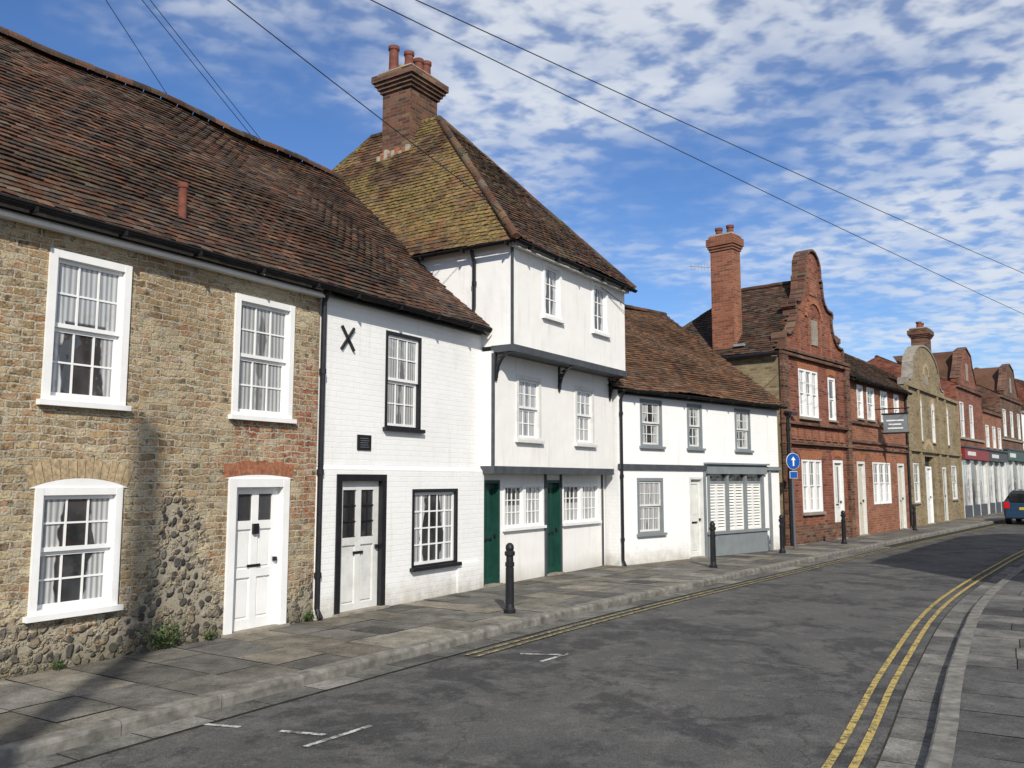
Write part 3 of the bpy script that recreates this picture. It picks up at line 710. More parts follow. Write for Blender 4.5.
chimney(H3,T,2.2,-4.1,.92,.78,8.7,10.55,'red_dark',[(-.28,-.25,.12,.68,'terra'),(-.3,.2,.11,.42,'terra'),(.0,.22,.11,.38,'terra'),(.3,.2,.11,.45,'terra'),(.3,-.2,.11,.4,'terra'),(0,-.2,.11,.35,'potbuff')],corb=4,cs=.045)
mb=BM()
for k in range(9): box(mb,T,2.2-.46-.10,2.2-.46+.02,-4.1-.45+k*.1,-4.1-.36+k*.1,8.45+.02*R(),8.68+.05*(k%3),'vousr' if k%2 else 'mortar')
mb.obj('flashing',H3)
# ------------------------------------------------------------ BUILDING 4 : low white house with shop window
H4=empty('white_shop_house')
B=Fr((2.21,17.9),(.729,.684)); L4=6.43
mb=BM(); u4=[(.74,1.51,2.48,3.5),(2.45,3.04,2.48,3.5),(4.42,5.12,2.48,3.5)]; l4=[(.6,1.5,.62,1.8),(2.47,3.0,0,1.82),(3.22,5.6,.5,1.92)]
wall(mb,B,0,L4,2.0,3.70,u4,'wbrick2'); wall(mb,B,0,L4,-.05,2.0,l4,'wbrick2')
wall(mb,Fr(B.p(0,-7,0),(B.n.x,B.n.y)),0,7,-.05,3.65,[],'wbrick2'); 
mb.poly([B.p(L4,0,0),B.p(L4,-7,0),B.p(L4,-7,3.6),B.p(L4,-3.6,6.4),B.p(L4,0,3.6)],'wbrick2')
mb.obj('walls',H4)
mb=BM()
for q in u4: window(mb,B,q,cols=3 if q[1]-q[0]>.65 else 2,rows=4,case='grey',cw=.07,curtain='sides',casing_out=.01,bar='offwhite')
window(mb,B,l4[0],cols=4,rows=4,case='grey',cw=.07,curtain='full',casing_out=.01,bar='offwhite')
q=l4[2]; box(mb,B,q[0]-.1,q[1]+.1,.003,.05,0,.5,'grey'); box(mb,B,q[0]-.12,q[1]+.12,.0,.09,.5,.56,'grey')
box(mb,B,q[0]-.12,q[1]+.12,.003,.08,1.9,2.12,'grey'); box(mb,B,q[0]-.16,q[1]+.16,.003,.14,2.12,2.16,'grey')
for k in range(4):
    x=q[0]+(q[1]-q[0])*k/3; box(mb,B,x-.04,x+.04,-.06,.03,.56,1.9,'grey')
for k in range(3):
    x0=q[0]+(q[1]-q[0])*k/3+.04;x1=q[0]+(q[1]-q[0])*(k+1)/3-.04
    box(mb,B,x0,x1,-.05,-.02,1.68,1.73,'grey')
    mb.poly([B.p(x0,-.04,1.73),B.p(x1,-.04,1.73),B.p(x1,-.04,1.9),B.p(x0,-.04,1.9)],'pane_none')
    for h in range(2):
        y0=x0+(x1-x0)*h/2;y1=x0+(x1-x0)*(h+1)/2
        box(mb,B,y0,y0+.035,-.08,-.035,.56,1.68,'shutter');box(mb,B,y1-.035,y1-.002,-.08,-.035,.56,1.68,'shutter')
        for z_ in (.56,1.08,1.64): box(mb,B,y0+.035,y1-.035,-.079,-.037,z_,z_+.04,'shutter')
        z_=.6
        while z_<1.62:
            mb.poly([B.p(y0+.035,-.04,z_),B.p(y1-.035,-.04,z_),B.p(y1-.035,-.07,z_+.055),B.p(y0+.035,-.07,z_+.055)],'shutter'); z_+=.07
box(mb,B,q[0],q[1],-.12,-.1,.45,2.0,'dark')
mb.obj('windows',H4)
mb=BM(); panel_door(mb,B,l4[1],0,'offwhite',rows=((.06,.45),(.52,.94)),frame='offwhite',fw=.05,cols=1)
box(mb,B,3.03,3.08,.003,.05,0,1.95,'grey'); mb.obj('front_door',H4)
mb=BM(); box(mb,B,-.02,L4+.02,.003,.05,1.98,2.09,'dgrey'); box(mb,B,3.1,L4+.02,.05,.07,2.0,2.08,'grey')
box(mb,B,L4-.55,L4-.45,.003,.04,0,1.98,'grey')
mb.obj('string_course',H4)
mb=BM(); e0=(3.74-.05)
tiles(mb,[B.p(-.3,.18,e0),B.p(L4+.12,.18,e0),B.p(L4+.12,-3.6,6.6),B.p(-.3,-3.6,6.6)],'tile',bright=1.0,wob=.11,pal=PALO)
mb.poly([B.p(-.3,-3.6,6.6),B.p(L4+.12,-3.6,6.6),B.p(L4+.12,-7.2,3.8),B.p(-.3,-7.2,3.8)],'tile',col=PAL[1])
ridge(mb,B.p(-.3,-3.6,6.62),B.p(L4+.12,-3.6,6.62),r=.09,wob=.07)
mb.obj('roof',H4)
mb=BM(); gutter(mb,B,-.02,L4+.1,.2,3.64); box(mb,B,0,L4,.003,.08,3.55,3.66,'black'); downpipe(mb,B,.05,0,0,3.65,r=.032); mb.obj('guttering',H4)
chimney(H4,B,3.1,-3.9,.85,.6,5.9,7.6,'red_dark',[(-.25,0,.11,.3,'terra'),(.05,0,.11,.35,'terra'),(.28,0,.1,.25,'terra')],corb=3)
# ------------------------------------------------------------ BUILDING 5 : red brick Dutch gable
def outline(mb,F,pts,o0,o1,mat):
    f=[F.p(x,o1,z) for x,z in pts];bk=[F.p(x,o0,z) for x,z in pts];n=len(pts)
    mb.poly(f,mat,[(x,z) for x,z in pts]); mb.poly(bk[::-1],mat,[(x,z) for x,z in pts[::-1]])
    for k in range(n):
        a,b_=k,(k+1)%n; mb.poly([f[a],bk[a],bk[b_],f[b_]],mat,[(0,pts[a][1]),(.2,pts[a][1]),(.2,pts[b_][1]),(0,pts[b_][1])])
def coping(mb,F,pts,o0,o1,t,mat):
    for i in range(len(pts)-1):
        a=Vector((pts[i][0],pts[i][1]));b_=Vector((pts[i+1][0],pts[i+1][1]));d=(b_-a)
        if d.length<1e-4: continue
        d.normalize();n_=Vector((-d.y,d.x))*t
        q=[a-d*.01,b_+d*.01,b_+d*.01+n_,a-d*.01+n_]
        outline(mb,F,[(p.x,p.y) for p in q],o0,o1+R()*.004,mat)
H5=empty('dutch_gabled_brick_house')
C=Fr((7.37,23.34),(.662,.750)); L5=4.88
mb=BM(); ops=[(1.15,2.5,3.55,4.92),(1.15,2.55,.85,2.33),(3.3,3.85,3.55,4.85),(3.45,4.2,0,2.35)]
wall(mb,C,0,L5,-.05,5.4,ops,'red')
wall(mb,Fr(C.p(0,-8,0),(C.n.x,C.n.y)),0,8,-.05,5.25,[],'stock_far')
mb.poly([C.p(L5,0,0),C.p(L5,-8,0),C.p(L5,-8,5.4),C.p(L5,0,5.4)],'red')
box(mb,C,-.06,.32,.0,.09,-.05,5.4,'red_dark'); box(mb,C,L5-.3,L5+.02,.0,.09,-.05,5.4,'red_dark')
for z_ in (2.75,3.3,5.2,5.32): box(mb,C,-.08,L5+.04,.0,.11+.03*(z_>5.25),z_,z_+.08,'red_dark')
box(mb,C,.32,L5-.3,.001,.03,-.05,.5,'red_dark')
for k in range(8): box(mb,C,.5+k*.5,.85+k*.5,.0,.03,2.9,3.2,'orange')
mb.obj('walls',H5)
mb=BM(); cx=2.35
def half(sg):
    P=[]
    P+= [(cx+sg*2.1,5.4),(cx+sg*2.1,5.8),(cx+sg*1.95,5.8)]
    P+= [(cx+sg*(1.25+.7*(1-math.sin(math.radians(t)))),5.8+.9*(1-math.cos(math.radians(t)))) for t in (15,30,45,60,75,90)]
    P+= [(cx+sg*1.35,6.7),(cx+sg*1.35,6.85),(cx+sg*1.15,6.85)]
    P+= [(cx+sg*(.6+.55*(1-math.sin(math.radians(t)))),6.85+.75*(1-math.cos(math.radians(t)))) for t in (20,40,60,90)]
    P+= [(cx+sg*.62,7.6),(cx+sg*.62,7.72),(cx+sg*.52,7.72),(cx+sg*.52,8.0)]
    P+= [(cx+sg*.52*math.cos(math.radians(t)),8.0+.55*math.sin(math.radians(t))) for t in (20,45,70)]
    return P
Lh=half(-1);Rh=half(1); full=Lh+[(cx,8.55)]+Rh[::-1]
def stripface(mb,F,L,Rr,apex,o0,o1,mat):
    for i in range(len(L)-1):
        (x0,z0),(x1,z1)=L[i],L[i+1];(X0,_),(X1,_)=Rr[i],Rr[i+1]
        if z1-z0>1e-4:
            mb.poly([F.p(x0,o1,z0),F.p(X0,o1,z0),F.p(X1,o1,z1),F.p(x1,o1,z1)],mat,[(x0,z0),(X0,z0),(X1,z1),(x1,z1)])
            mb.poly([F.p(x0,o0,z0),F.p(X0,o0,z0),F.p(X1,o0,z1),F.p(x1,o0,z1)],mat,[(x0,z0),(X0,z0),(X1,z1),(x1,z1)])
    mb.poly([F.p(L[-1][0],o1,L[-1][1]),F.p(Rr[-1][0],o1,Rr[-1][1]),F.p(apex[0],o1,apex[1])],mat,[L[-1],Rr[-1],apex])
    mb.poly([F.p(L[-1][0],o0,L[-1][1]),F.p(Rr[-1][0],o0,Rr[-1][1]),F.p(apex[0],o0,apex[1])],mat,[L[-1],Rr[-1],apex])
stripface(mb,C,Lh,Rh,(cx,8.55),-.3,.02,'red')
coping(mb,C,full,-.34,.09,.06,'red_dark')
for x in (-1.2,-.45,.35,1.1): box(mb,C,cx+x,cx+x+.12,.021,.07,5.42,6.5 if abs(x)<1 else 6.2,'orange')
arch(mb,C,cx-.5,cx+.5,6.5,.45,.14,'vousr',o=.06); box(mb,C,cx-.22,cx+.22,.021,.05,5.7,6.45,'stone')
box(mb,C,cx-.4,cx+.4,.021,.06,7.0,7.1,'orange'); box(mb,C,cx-.28,cx+.28,.021,.045,7.2,7.75,'orange')
mb.obj('dutch_gable',H5)
mb=BM()
for q in ops[:2]:
    w3=(q[1]-q[0])/3
    for k in range(3): window(mb,C,(q[0]+k*w3,q[0]+(k+1)*w3-.0,q[2],q[3]),cols=2,rows=4,cw=.05,fr=.03,sill=False,curtain='full' if k!=1 else 'lower')
    box(mb,C,q[0]-.06,q[1]+.06,-.02,.08,q[2]-.08,q[2]-.005,'stone')
window(mb,C,ops[2],cols=1,rows=2,cw=.06,sillmat='stone')
mb.obj('windows',H5)
mb=BM(); arch(mb,C,1.1,2.55,4.93,0,.25,'vousr'); arch(mb,C,1.1,2.6,2.34,0,.25,'vousr'); arch(mb,C,3.25,3.9,4.86,.08,.22,'vousr'); arch(mb,C,3.4,4.25,2.36,.12,.24,'vousr')
panel_door(mb,C,ops[3],0,'offwhite',rows=((.05,.4),(.46,.95)),glaz=(1,),frame='white'); mb.obj('front_door',H5)
mb=BM(); rz=7.7
tiles(mb,[C.p(-.12,-5.0,5.28),C.p(-.12,-.2,5.28),C.p(2.3,-.2,rz),C.p(2.3,-2.2,rz)],'tile_some',bright=.95)
mb.poly([C.p(5,-.2,5.28),C.p(5,-5,5.28),C.p(2.3,-2.2,rz),C.p(2.3,-.2,rz)],'tile',col=PAL[1])
mb.poly([C.p(-.12,-5,5.28),C.p(5,-5,5.28),C.p(2.3,-2.2,rz)],'tile',col=PAL[1])
ridge(mb,C.p(2.3,-.3,rz),C.p(2.3,-2.2,rz),r=.09);ridge(mb,C.p(-.12,-5,5.3),C.p(2.3,-2.2,rz),r=.08)
tiles(mb,[C.p(-.1,-9.4,5.25),C.p(-.1,-4.6,5.25),C.p(1.9,-6.4,7.5),C.p(1.9,-7.4,7.5)],'tile_some',bright=.9)
tiles(mb,[C.p(-.1,-4.6,5.25),C.p(4.8,-4.6,5.25),C.p(3.9,-6.4,7.5),C.p(1.9,-6.4,7.5)],'tile_some',bright=.9)
mb.poly([C.p(4.8,-4.6,5.25),C.p(4.8,-9.4,5.25),C.p(3.9,-7.4,7.5),C.p(3.9,-6.4,7.5)],'tile',col=PAL[0])
ridge(mb,C.p(1.9,-6.4,7.52),C.p(3.9,-6.4,7.52));ridge(mb,C.p(-.1,-4.6,5.25),C.p(1.9,-6.4,7.52),r=.08)
mb.obj('roof',H5)
chimney(H5,C,.36,-1.75,.5,.70,5.0,8.9,'orange',[(0,-.18,.11,.3,'terra'),(0,.18,.11,.32,'terra')],corb=3,cs=.03)
mb=BM(); box(mb,C,.03,.62,-1.40,-1.1,5.55,5.62,'lead'); mb.obj('flashing',H5)
chimney(H5,C,L5-.2,-1.2,.6,.7,5.2,7.75,'red_dark',[(0,-.15,.12,.25,'terra'),(0,.18,.12,.25,'terra')],corb=3)
mb=BM(); downpipe(mb,C,.02,.09,0,3.6,r=.045); box(mb,C,-.1,.6,.1,.18,3.55,3.62,'black'); tube(mb,[C.p(-.1,-5,5.22),C.p(-.14,.0,5.22)],.06,'black'); mb.obj('guttering',H5)
mb=BM(); tube(mb,[C.p(.1,-2.1,8.0),C.p(-.25,-2.6,8.05)],.012,'lead',6)
for k in range(6):
    p=C.p(.05-k*.05,-2.15-k*.08,8.0+.01*k); tube(mb,[p-Vector((0,0,.12)),p+Vector((0,0,.12))],.006,'lead',5)
mb.obj('tv_aerial',H5)
# ------------------------------------------------------------ BUILDING 5b : brick pub
H6=empty('brick_pub')
D=Fr(C.p(L5+.02,0,0),(.634,.773)); L6=6.45
mb=BM(); ops=[(.9,1.5,3.75,4.85),(1.9,2.7,3.75,4.85),(3.4,4.2,3.75,4.85),(5.0,5.6,3.75,4.85),(2.2,4.15,.95,2.35),(.6,1.35,0,2.35),(5.05,5.85,0,2.35)]
wall(mb,D,0,L6,-.05,5.1,ops,'orange'); mb.poly([D.p(L6,0,0),D.p(L6,-6,0),D.p(L6,-6,5.1),D.p(L6,-3,7.2),D.p(L6,0,5.1)],'red')
for z_ in (2.75,2.95,3.55,4.98): box(mb,D,0,L6,.0,.07,z_,z_+.09,'red_dark')
mb.obj('walls',H6)
mb=BM()
for q in ops[:4]: window(mb,D,q,cols=2,rows=4,cw=.06,sillmat='stone',curtain='sides')
q=ops[4]
for k in range(3): window(mb,D,(q[0]+k*.65,q[0]+(k+1)*.65,q[2],q[3]),cols=2,rows=4,cw=.05,sill=False,curtain='lower')
mb.obj('windows',H6)
mb=BM(); panel_door(mb,D,ops[5],0,'cream',frame='offwhite'); panel_door(mb,D,ops[6],0,'cream',frame='offwhite')
for q in ops[4:]: arch(mb,D,q[0]-.05,q[1]+.05,2.36,0,.22,'vousr')
mb.obj('doors',H6)
mb=BM(); tiles(mb,[D.p(.02,.2,5.0),D.p(L6,.2,5.0),D.p(L6,-3,7.3),D.p(.02,-3,7.3)],'tile_some',gauge=.12,tw=.2,bright=.75)
mb.poly([D.p(0,-3,7.3),D.p(L6,-3,7.3),D.p(L6,-6.2,5),D.p(0,-6.2,5)],'tile',col=PAL[3]); ridge(mb,D.p(0,-3,7.3),D.p(L6,-3,7.3)); mb.obj('roof',H6)
mb=BM(); gutter(mb,D,.02,L6,.22,4.97,r=.07); downpipe(mb,D,L6-.1,0,0,4.95,r=.045); mb.obj('guttering',H6)
mb=BM(); box(mb,D,2.78,2.84,.25,1.0,3.35,3.95,'grey'); box(mb,D,2.765,2.855,.2,1.05,3.95,4.0,'black'); box(mb,D,2.765,2.855,.2,1.05,3.3,3.35,'black')
tube(mb,[D.p(2.81,0,4.15),D.p(2.81,1.1,4.15)],.02,'black'); tube(mb,[D.p(2.81,.3,4.15),D.p(2.81,.3,4.0)],.01,'black'); tube(mb,[D.p(2.81,.95,4.15),D.p(2.81,.95,4.0)],.01,'black')
for k,(w0,w1) in enumerate(((.35,.9),(.42,.82),(.38,.87))): box(mb,D,2.768,2.78,w0,w1,3.72-k*.13,3.77-k*.13,'white')
mb.obj('hanging_sign')
# ------------------------------------------------------------ BUILDING 6 : stock brick, round Dutch gable
H7=empty('curved_gable_brick_hall')
E=Fr(D.p(L6+.02,0,0),(.6015,.799)); L7=10.4
mb=BM(); ops=[(2.2,2.75,3.3,4.7),(4.6,5.15,3.3,4.7),(7.4,8.1,3.3,4.7),(2.9,4.6,0,2.7),(6.2,6.9,0,2.3),(8.2,9.3,.9,2.4),(.8,1.7,.9,2.4)]
wall(mb,E,0,L7,-.05,5.4,ops,'stock_far',depth=.25)
mb.poly([E.p(0,0,0),E.p(0,-7,0),E.p(0,-7,5.3),E.p(0,0,5.3)],'stock_far')
for z_ in (2.85,5.3): box(mb,E,0,L7,.0,.1,z_,z_+.12,'stock_far')
for x in (0,1.9,5.5,7.1,10.05): box(mb,E,x,x+.3,.0,.08,-.05,5.3,'stock_far','d')
cx2=3.85
def half2(sg):
    P=[(cx2+sg*3.3,5.4),(cx2+sg*3.3,5.6),(cx2+sg*3.0,5.6)]
    P+=[(cx2+sg*(2.5+.5*(1-math.sin(math.radians(t)))),5.6+.4*(1-math.cos(math.radians(t)))) for t in (25,50,90)]
    P+=[(cx2+sg*2.5*math.cos(math.radians(t)),6.0+1.2*math.sin(math.radians(t))) for t in (0.5,15,30,45,60,75)]
    return P
stripface(mb,E,half2(-1),half2(1),(cx2,7.2),-.3,.02,'stock_far')
coping(mb,E,half2(-1)+[(cx2,7.2)]+half2(1)[::-1],-.34,.06,.07,'stone')
arch(mb,E,cx2-.4,cx2+.4,6.0,.38,.14,'vous',o=.04); box(mb,E,cx2-.3,cx2+.3,.021,.03,5.65,6.0,'stone')
mb.obj('walls',H7)
mb=BM()
for q in ops[:3]+ops[5:]: window(mb,E,q,cols=2,rows=4,cw=.05,sillmat='stone',case='offwhite',bar='offwhite')
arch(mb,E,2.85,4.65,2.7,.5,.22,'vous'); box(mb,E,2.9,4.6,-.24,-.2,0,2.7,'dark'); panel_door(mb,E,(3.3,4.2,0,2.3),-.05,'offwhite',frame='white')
panel_door(mb,E,ops[4],0,'green',frame='offwhite')
for q in ops[:3]: arch(mb,E,q[0]-.05,q[1]+.05,q[3],.25,.2,'vous',fill='offwhite')
mb.obj('windows',H7)
mb=BM(); tiles(mb,[E.p(.0,-.2,5.3),E.p(L7,-.2,5.3),E.p(L7,-3.6,7.4),E.p(0,-3.6,7.4)],'tile_some',gauge=.13,tw=.22,bright=1.3)
mb.poly([E.p(0,-3.6,7.4),E.p(L7,-3.6,7.4),E.p(L7,-7,5.3),E.p(0,-7,5.3)],'tile',col=PAL[0]); 
mb.poly([E.p(0,-.2,5.3),E.p(0,-3.6,7.4),E.p(0,-7,5.3)],'stock_far')
ridge(mb,E.p(0,-3.6,7.4),E.p(L7,-3.6,7.4)); mb.obj('roof',H7)
chimney(H7,E,3.4,-3.8,.9,.6,7.0,8.0,'red_dark',[(-.2,0,.12,.3,'terra'),(.2,0,.12,.3,'terra')])
# ------------------------------------------------------------ far shops
def gables2(L):
    n=max(1,round(L/5)); return [(L*k/n,L*(k+1)/n) for k in range(n)]
def terrace(name,O,d,L,zw,mat,gables,fasc,fmat,rz,chs,cop='red_dark',wstep=1.75,wh=1.5):
    Hh=empty(name); X=Fr(O,d); mb=BM(); ops=[]
    x=.6
    while x<L-1.2: ops.append((x,x+.85,zw-.8-wh,zw-.8)); x+=wstep+R()*.5
    shops=[(a+.2,b-.2,.5,fasc[0]-.02) for a,b in gables2(L)]
    wall(mb,X,0,L,-.05,zw,ops+shops,mat,depth=.2)
    for e in (0,L): mb.poly([X.p(e,0,0),X.p(e,-7,0),X.p(e,-7,zw),X.p(e,-3.5,rz),X.p(e,0,zw)],mat,[(0,0),(7,0),(7,zw),(3.5,rz),(0,zw)])
    box(mb,X,0,L,0,.1,zw-.15,zw,cop); box(mb,X,0,L,0,.08,zw-2.6,zw-2.5,'stone')
    for (g,w,h) in gables:
        P=[(g-w/2,zw),(g+w/2,zw),(g+w/2,zw+.3),(g+w*.3,zw+h*.6),(g+w*.25,zw+h*.85),(g,zw+h),(g-w*.25,zw+h*.85),(g-w*.3,zw+h*.6),(g-w/2,zw+.3)]
        outline(mb,X,P,-.3,.03,mat); coping(mb,X,[P[8],P[7],P[6],P[5],P[4],P[3],P[2]],-.33,.08,.06,cop)
        box(mb,X,g-.25,g+.25,.031,.05,zw+.35,zw+h*.6,'stone')
        mb.poly([X.p(g-w/2,-.3,zw+.1),X.p(g,-.3,zw+h-.1),X.p(g,-3.4,zw+h-.1),X.p(g-w/2,-2,zw+.1)],'tile',col=PAL[2])
        mb.poly([X.p(g+w/2,-.3,zw+.1),X.p(g,-.3,zw+h-.1),X.p(g,-3.4,zw+h-.1),X.p(g+w/2,-2,zw+.1)],'tile',col=PAL[2])
    mb.obj('walls',Hh)
    mb=BM()
    for q in ops: window(mb,X,q,cols=2,rows=2,cw=.06,sillmat='stone',case='offwhite',bar='offwhite',curtain=random.choice(('sides','lower','none')))
    for i,q in enumerate(shops):
        fm=fmat[i%len(fmat)]
        box(mb,X,q[0]-.15,q[1]+.15,.003,.22,fasc[0],fasc[1],fm); box(mb,X,q[0]-.2,q[1]+.2,.003,.3,fasc[1],fasc[1]+.07,'dgrey')
        for k in range(7): box(mb,X,q[0]+.5+k*.28,q[0]+.68+k*.28,.221,.235,fasc[0]+.18,fasc[1]-.18,'offwhite')
        for k in range(4):
            xx=q[0]+(q[1]-q[0])*k/3; box(mb,X,xx-.05,xx+.05,-.1,.05,.0,fasc[0],fm if i%2 else 'offwhite')
        box(mb,X,q[0],q[1],-.1,.04,-.0,.55,'dgrey')
        mb.poly([X.p(q[0],-.05,.5),X.p(q[1],-.05,.5),X.p(q[1],-.05,fasc[0]),X.p(q[0],-.05,fasc[0])],'pane_sides',[(0,0),(1,0),(1,1),(0,1)])
    mb.obj('shopfronts',Hh)
    mb=BM(); tiles(mb,[X.p(0,.1,zw),X.p(L,.1,zw),X.p(L,-3.5,rz),X.p(0,-3.5,rz)],'tile_some',gauge=.16,tw=.26)
    mb.poly([X.p(0,-3.5,rz),X.p(L,-3.5,rz),X.p(L,-7,zw),X.p(0,-7,zw)],'tile',col=PAL[0]); ridge(mb,X.p(0,-3.5,rz),X.p(L,-3.5,rz)); mb.obj('roof',Hh)
    for (a,o_,zt) in chs: chimney(Hh,X,a,o_,.9,.7,zw,zt,'red_dark',[(-.25,0,.13,.35,'terra'),(.2,0,.13,.35,'terra')])
    return X
X1=terrace('gabled_brick_shop',E.p(L7+.03,0,0),(.62,.785),6.2,6.3,'red',[(2.6,4.2,2.0)],(2.75,3.3),['redp'],7.9,[(.4,-1.5,9.1)],wstep=2.0,wh=1.7)
X2=terrace('brick_shop',X1.p(6.25,0,0),(.625,.78),5.4,5.5,'orange',[],(2.75,3.3),['dgrey'],7.3,[(5.0,-3.3,8.6)],wstep=1.5,wh=1.2)
X3=terrace('stock_brick_shop',X2.p(5.45,-.0,0),(.63,.777),7,6.7,'red_dark',[(3.5,4.6,2.1)],(2.9,3.5),['green','black'],8.6,[(6.6,-3.3,9.9)],wstep=2.2,wh=1.6)
X4=terrace('rendered_shop',X3.p(7.05,0,0),(.66,.75),11,6.2,'render',[],(2.75,3.35),['green','black'],8.4,[(5,-3.5,9.4)],cop='stone')
X5=terrace('terraced_shop',X4.p(11.1,.6,0),(.72,.69),14,7.2,'red',[(3,3,1.6)],(2.75,3.35),['grey','black'],9.6,[(7,-3.5,10.5)])
# terrace across the street (throws the shadow over the far carriageway)
H9=empty('brick_terrace_house'); Q=Fr((16.3,21.3),(-.6,-.8)); LQ=11.8
mb=BM(); ops=[(a,a+.9,z,z+1.4) for a in (1,3.5,6,8.5,10.3) for z in (.9,3.4)]
wall(mb,Q,0,LQ,-.05,5.4,ops,'red'); box(mb,Q,0,LQ,-6.5,-6.4,-.05,5.4,'red')
for a in (0,LQ): mb.poly([Q.p(a,0,0),Q.p(a,-6.5,0),Q.p(a,-6.5,5.4),Q.p(a,-3.2,7.6),Q.p(a,0,5.4)],'red',[(0,0),(6.5,0),(6.5,5.4),(3.2,7.6),(0,5.4)])
mb.obj('walls',H9); mb=BM()
for q in ops: window(mb,Q,q,cols=2,rows=2)
mb.obj('windows',H9); mb=BM()
tiles(mb,[Q.p(0,.2,5.3),Q.p(LQ,.2,5.3),Q.p(LQ,-3.2,7.7),Q.p(0,-3.2,7.7)],'tile',gauge=.16,tw=.26)
tiles(mb,[Q.p(LQ,-6.7,5.3),Q.p(0,-6.7,5.3),Q.p(0,-3.2,7.7),Q.p(LQ,-3.2,7.7)],'tile',gauge=.16,tw=.26); mb.obj('roof',H9)
# ------------------------------------------------------------ street furniture
def bollard(x,y):
    mb=BM()
    prof=[(.0,0),(.08,0),(.08,.05),(.064,.07),(.056,.12),(.05,.6),(.062,.61),(.062,.66),(.05,.67),(.048,.74),(.07,.755),(.07,.80),(.05,.815),(.058,.85),(.05,.89),(.025,.915),(0,.92)]
    lathe(mb,(x,y,0),prof,'black',20)
    for k in range(8):
        t=k*math.pi/4; tube(mb,[(x+.052*math.cos(t),y+.052*math.sin(t),.13),(x+.049*math.cos(t),y+.049*math.sin(t),.59)],.007,'black',6)
    mb.obj('bollard',smooth=False)
for p in ((-.03,11.66),(4.06,17.6),(6.55,21.1),(9.2,24.1),(14.1,30.4),(11.05,18.55)): bollard(*p)
M['blue']=simple('blue_sign_face',(.01,.08,.33),.4,.03,6,.05)
M['galv']=simple('grey_post',(.1,.1,.11),.5,.1)
TS=empty('traffic_sign'); px,py=7.28,22.4; Sg=Fr((px,py),(.93,.36))
mb=BM(); lathe(mb,(px,py,0),[(.032,0),(.032,2.5),(.0,2.52)],'galv',12); mb.obj('post',TS)
def disc(mb,F,r,z,o0,o1,mat,n=28):
    pts=[(r*math.cos(2*math.pi*k/n),z+r*math.sin(2*math.pi*k/n)) for k in range(n)]; outline(mb,F,pts,o0,o1,mat)
mb=BM(); disc(mb,Sg,.215,2.24,.04,.05,'white'); disc(mb,Sg,.205,2.24,.05,.056,'blue')
outline(mb,Sg,[(-.022,2.12),(.022,2.12),(.022,2.27),(-.022,2.27)],.056,.06,'white'); outline(mb,Sg,[(-.07,2.27),(.07,2.27),(0,2.36)],.056,.06,'white')
box(mb,Sg,-.12,.12,.04,.05,1.8,1.98,'white'); box(mb,Sg,-.11,.11,.05,.055,1.81,1.97,'blue'); mb.obj('plates',TS)
M['wood']=simple('creosoted_wood',(.09,.06,.04),.85,.3,3,.5)
TP=empty('telegraph_pole'); mb=BM(); px,py=-1.75,-5.6
lathe(mb,(px,py,0),[(.16,0),(.15,6),(.12,12.6),(.0,12.65)],'wood',16); mb.obj('post',TP)
mb=BM()
for k in range(6): 
    Ft=Fr((px,py),(math.cos(k),math.sin(k))); box(mb,Ft,-.22,.22,-.012,.012,2.6+k*.5,2.63+k*.5,'iron')
mb.obj('climbing_steps',TP)
def wire(a,b,ea,eb,sag,r=.0075):
    a=Vector(a);b=Vector(b);d=b-a; A_=a-d*ea;B_=b+d*eb; mb=BM()
    pts=[A_.lerp(B_,k/40)-Vector((0,0,sag*4*(k/40)*(1-k/40))) for k in range(41)]
    tube(mb,pts,r,'wire',6); mb.obj('overhead_wire')
wire((-1.66,10.6,8.1),(16.6,27.5,7.35),.6,.6,.25); wire((-1.07,10.6,8.1),(14.7,24.1,7.85),.6,.7,.25)
wire((-3.48,10.2,7.8),(2.40,17.45,5.3),1.2,0,.12)
wire((-7.6,15.3,10.75),(-7.3,18.7,9.75),2.,2.5,.1); wire((-6.9,15.3,10.75),(-5.6,19.2,9.25),2.,2.5,.1); wire((-6.75,15.3,10.75),(-5.5,19.2,9.3),2.,2.5,.1)
# ------------------------------------------------------------ car
CAR=empty('parked_car')
m,nt,b=newmat('blue_car_paint'); setb(nt,b,(.012,.04,.085),.3); b.inputs['Coat Weight'].default_value=.6; M['carpaint']=m
M['tyre']=simple('tyre',(.015,.015,.015),.8); M['tail']=simple('tail_light_red',(.5,.01,.01),.2); M['alloy']=simple('alloy',(.4,.4,.42),.3,metal=.8)
M['carglass']=simple('tinted_glass',(.01,.012,.014),.05,.1,6,.05,spec=.8); M['plate']=simple('yellow_number_plate',(.45,.36,.03),.4)
CF=Fr((20.72,36.6),(.78,-.625))
W=1.74
mb=BM()
st=[(0.0,.74,.78,.85,.66,.88),(-.08,.84,.85,.92,.62,1.18),(-.35,.87,.86,.94,.58,1.42),(-.9,.87,.87,.93,.60,1.47),(-1.8,.87,.87,.91,.60,1.48),(-2.5,.87,.86,.9,.58,1.40),(-3.1,.86,.84,.88,.60,.98),(-3.7,.84,.80,.80,.5,.84),(-4.0,.72,.66,.6,.4,.64)]
rings=[]
for (o_,wl,wb,zb,wr,zr) in st:
    L_=[(-wl*.96,.25),(-wl,.45),(-wb,zb),(-wr,zr-.04),(-wr*.85,zr),(wr*.85,zr),(wr,zr-.04),(wb,zb),(wl,.45),(wl*.96,.25)]
    rings.append([CF.p(W/2+x,o_,z+ZR) for x,z in L_])
for i in range(len(rings)-1):
    for k in range(9):
        gl_=(k in (2,6)) and i>=1 and i<6
        mt='carglass' if gl_ or (k==4 and i in (5,1)) else 'carpaint'
        mb.poly([rings[i][k],rings[i][k+1],rings[i+1][k+1],rings[i+1][k]],mt)
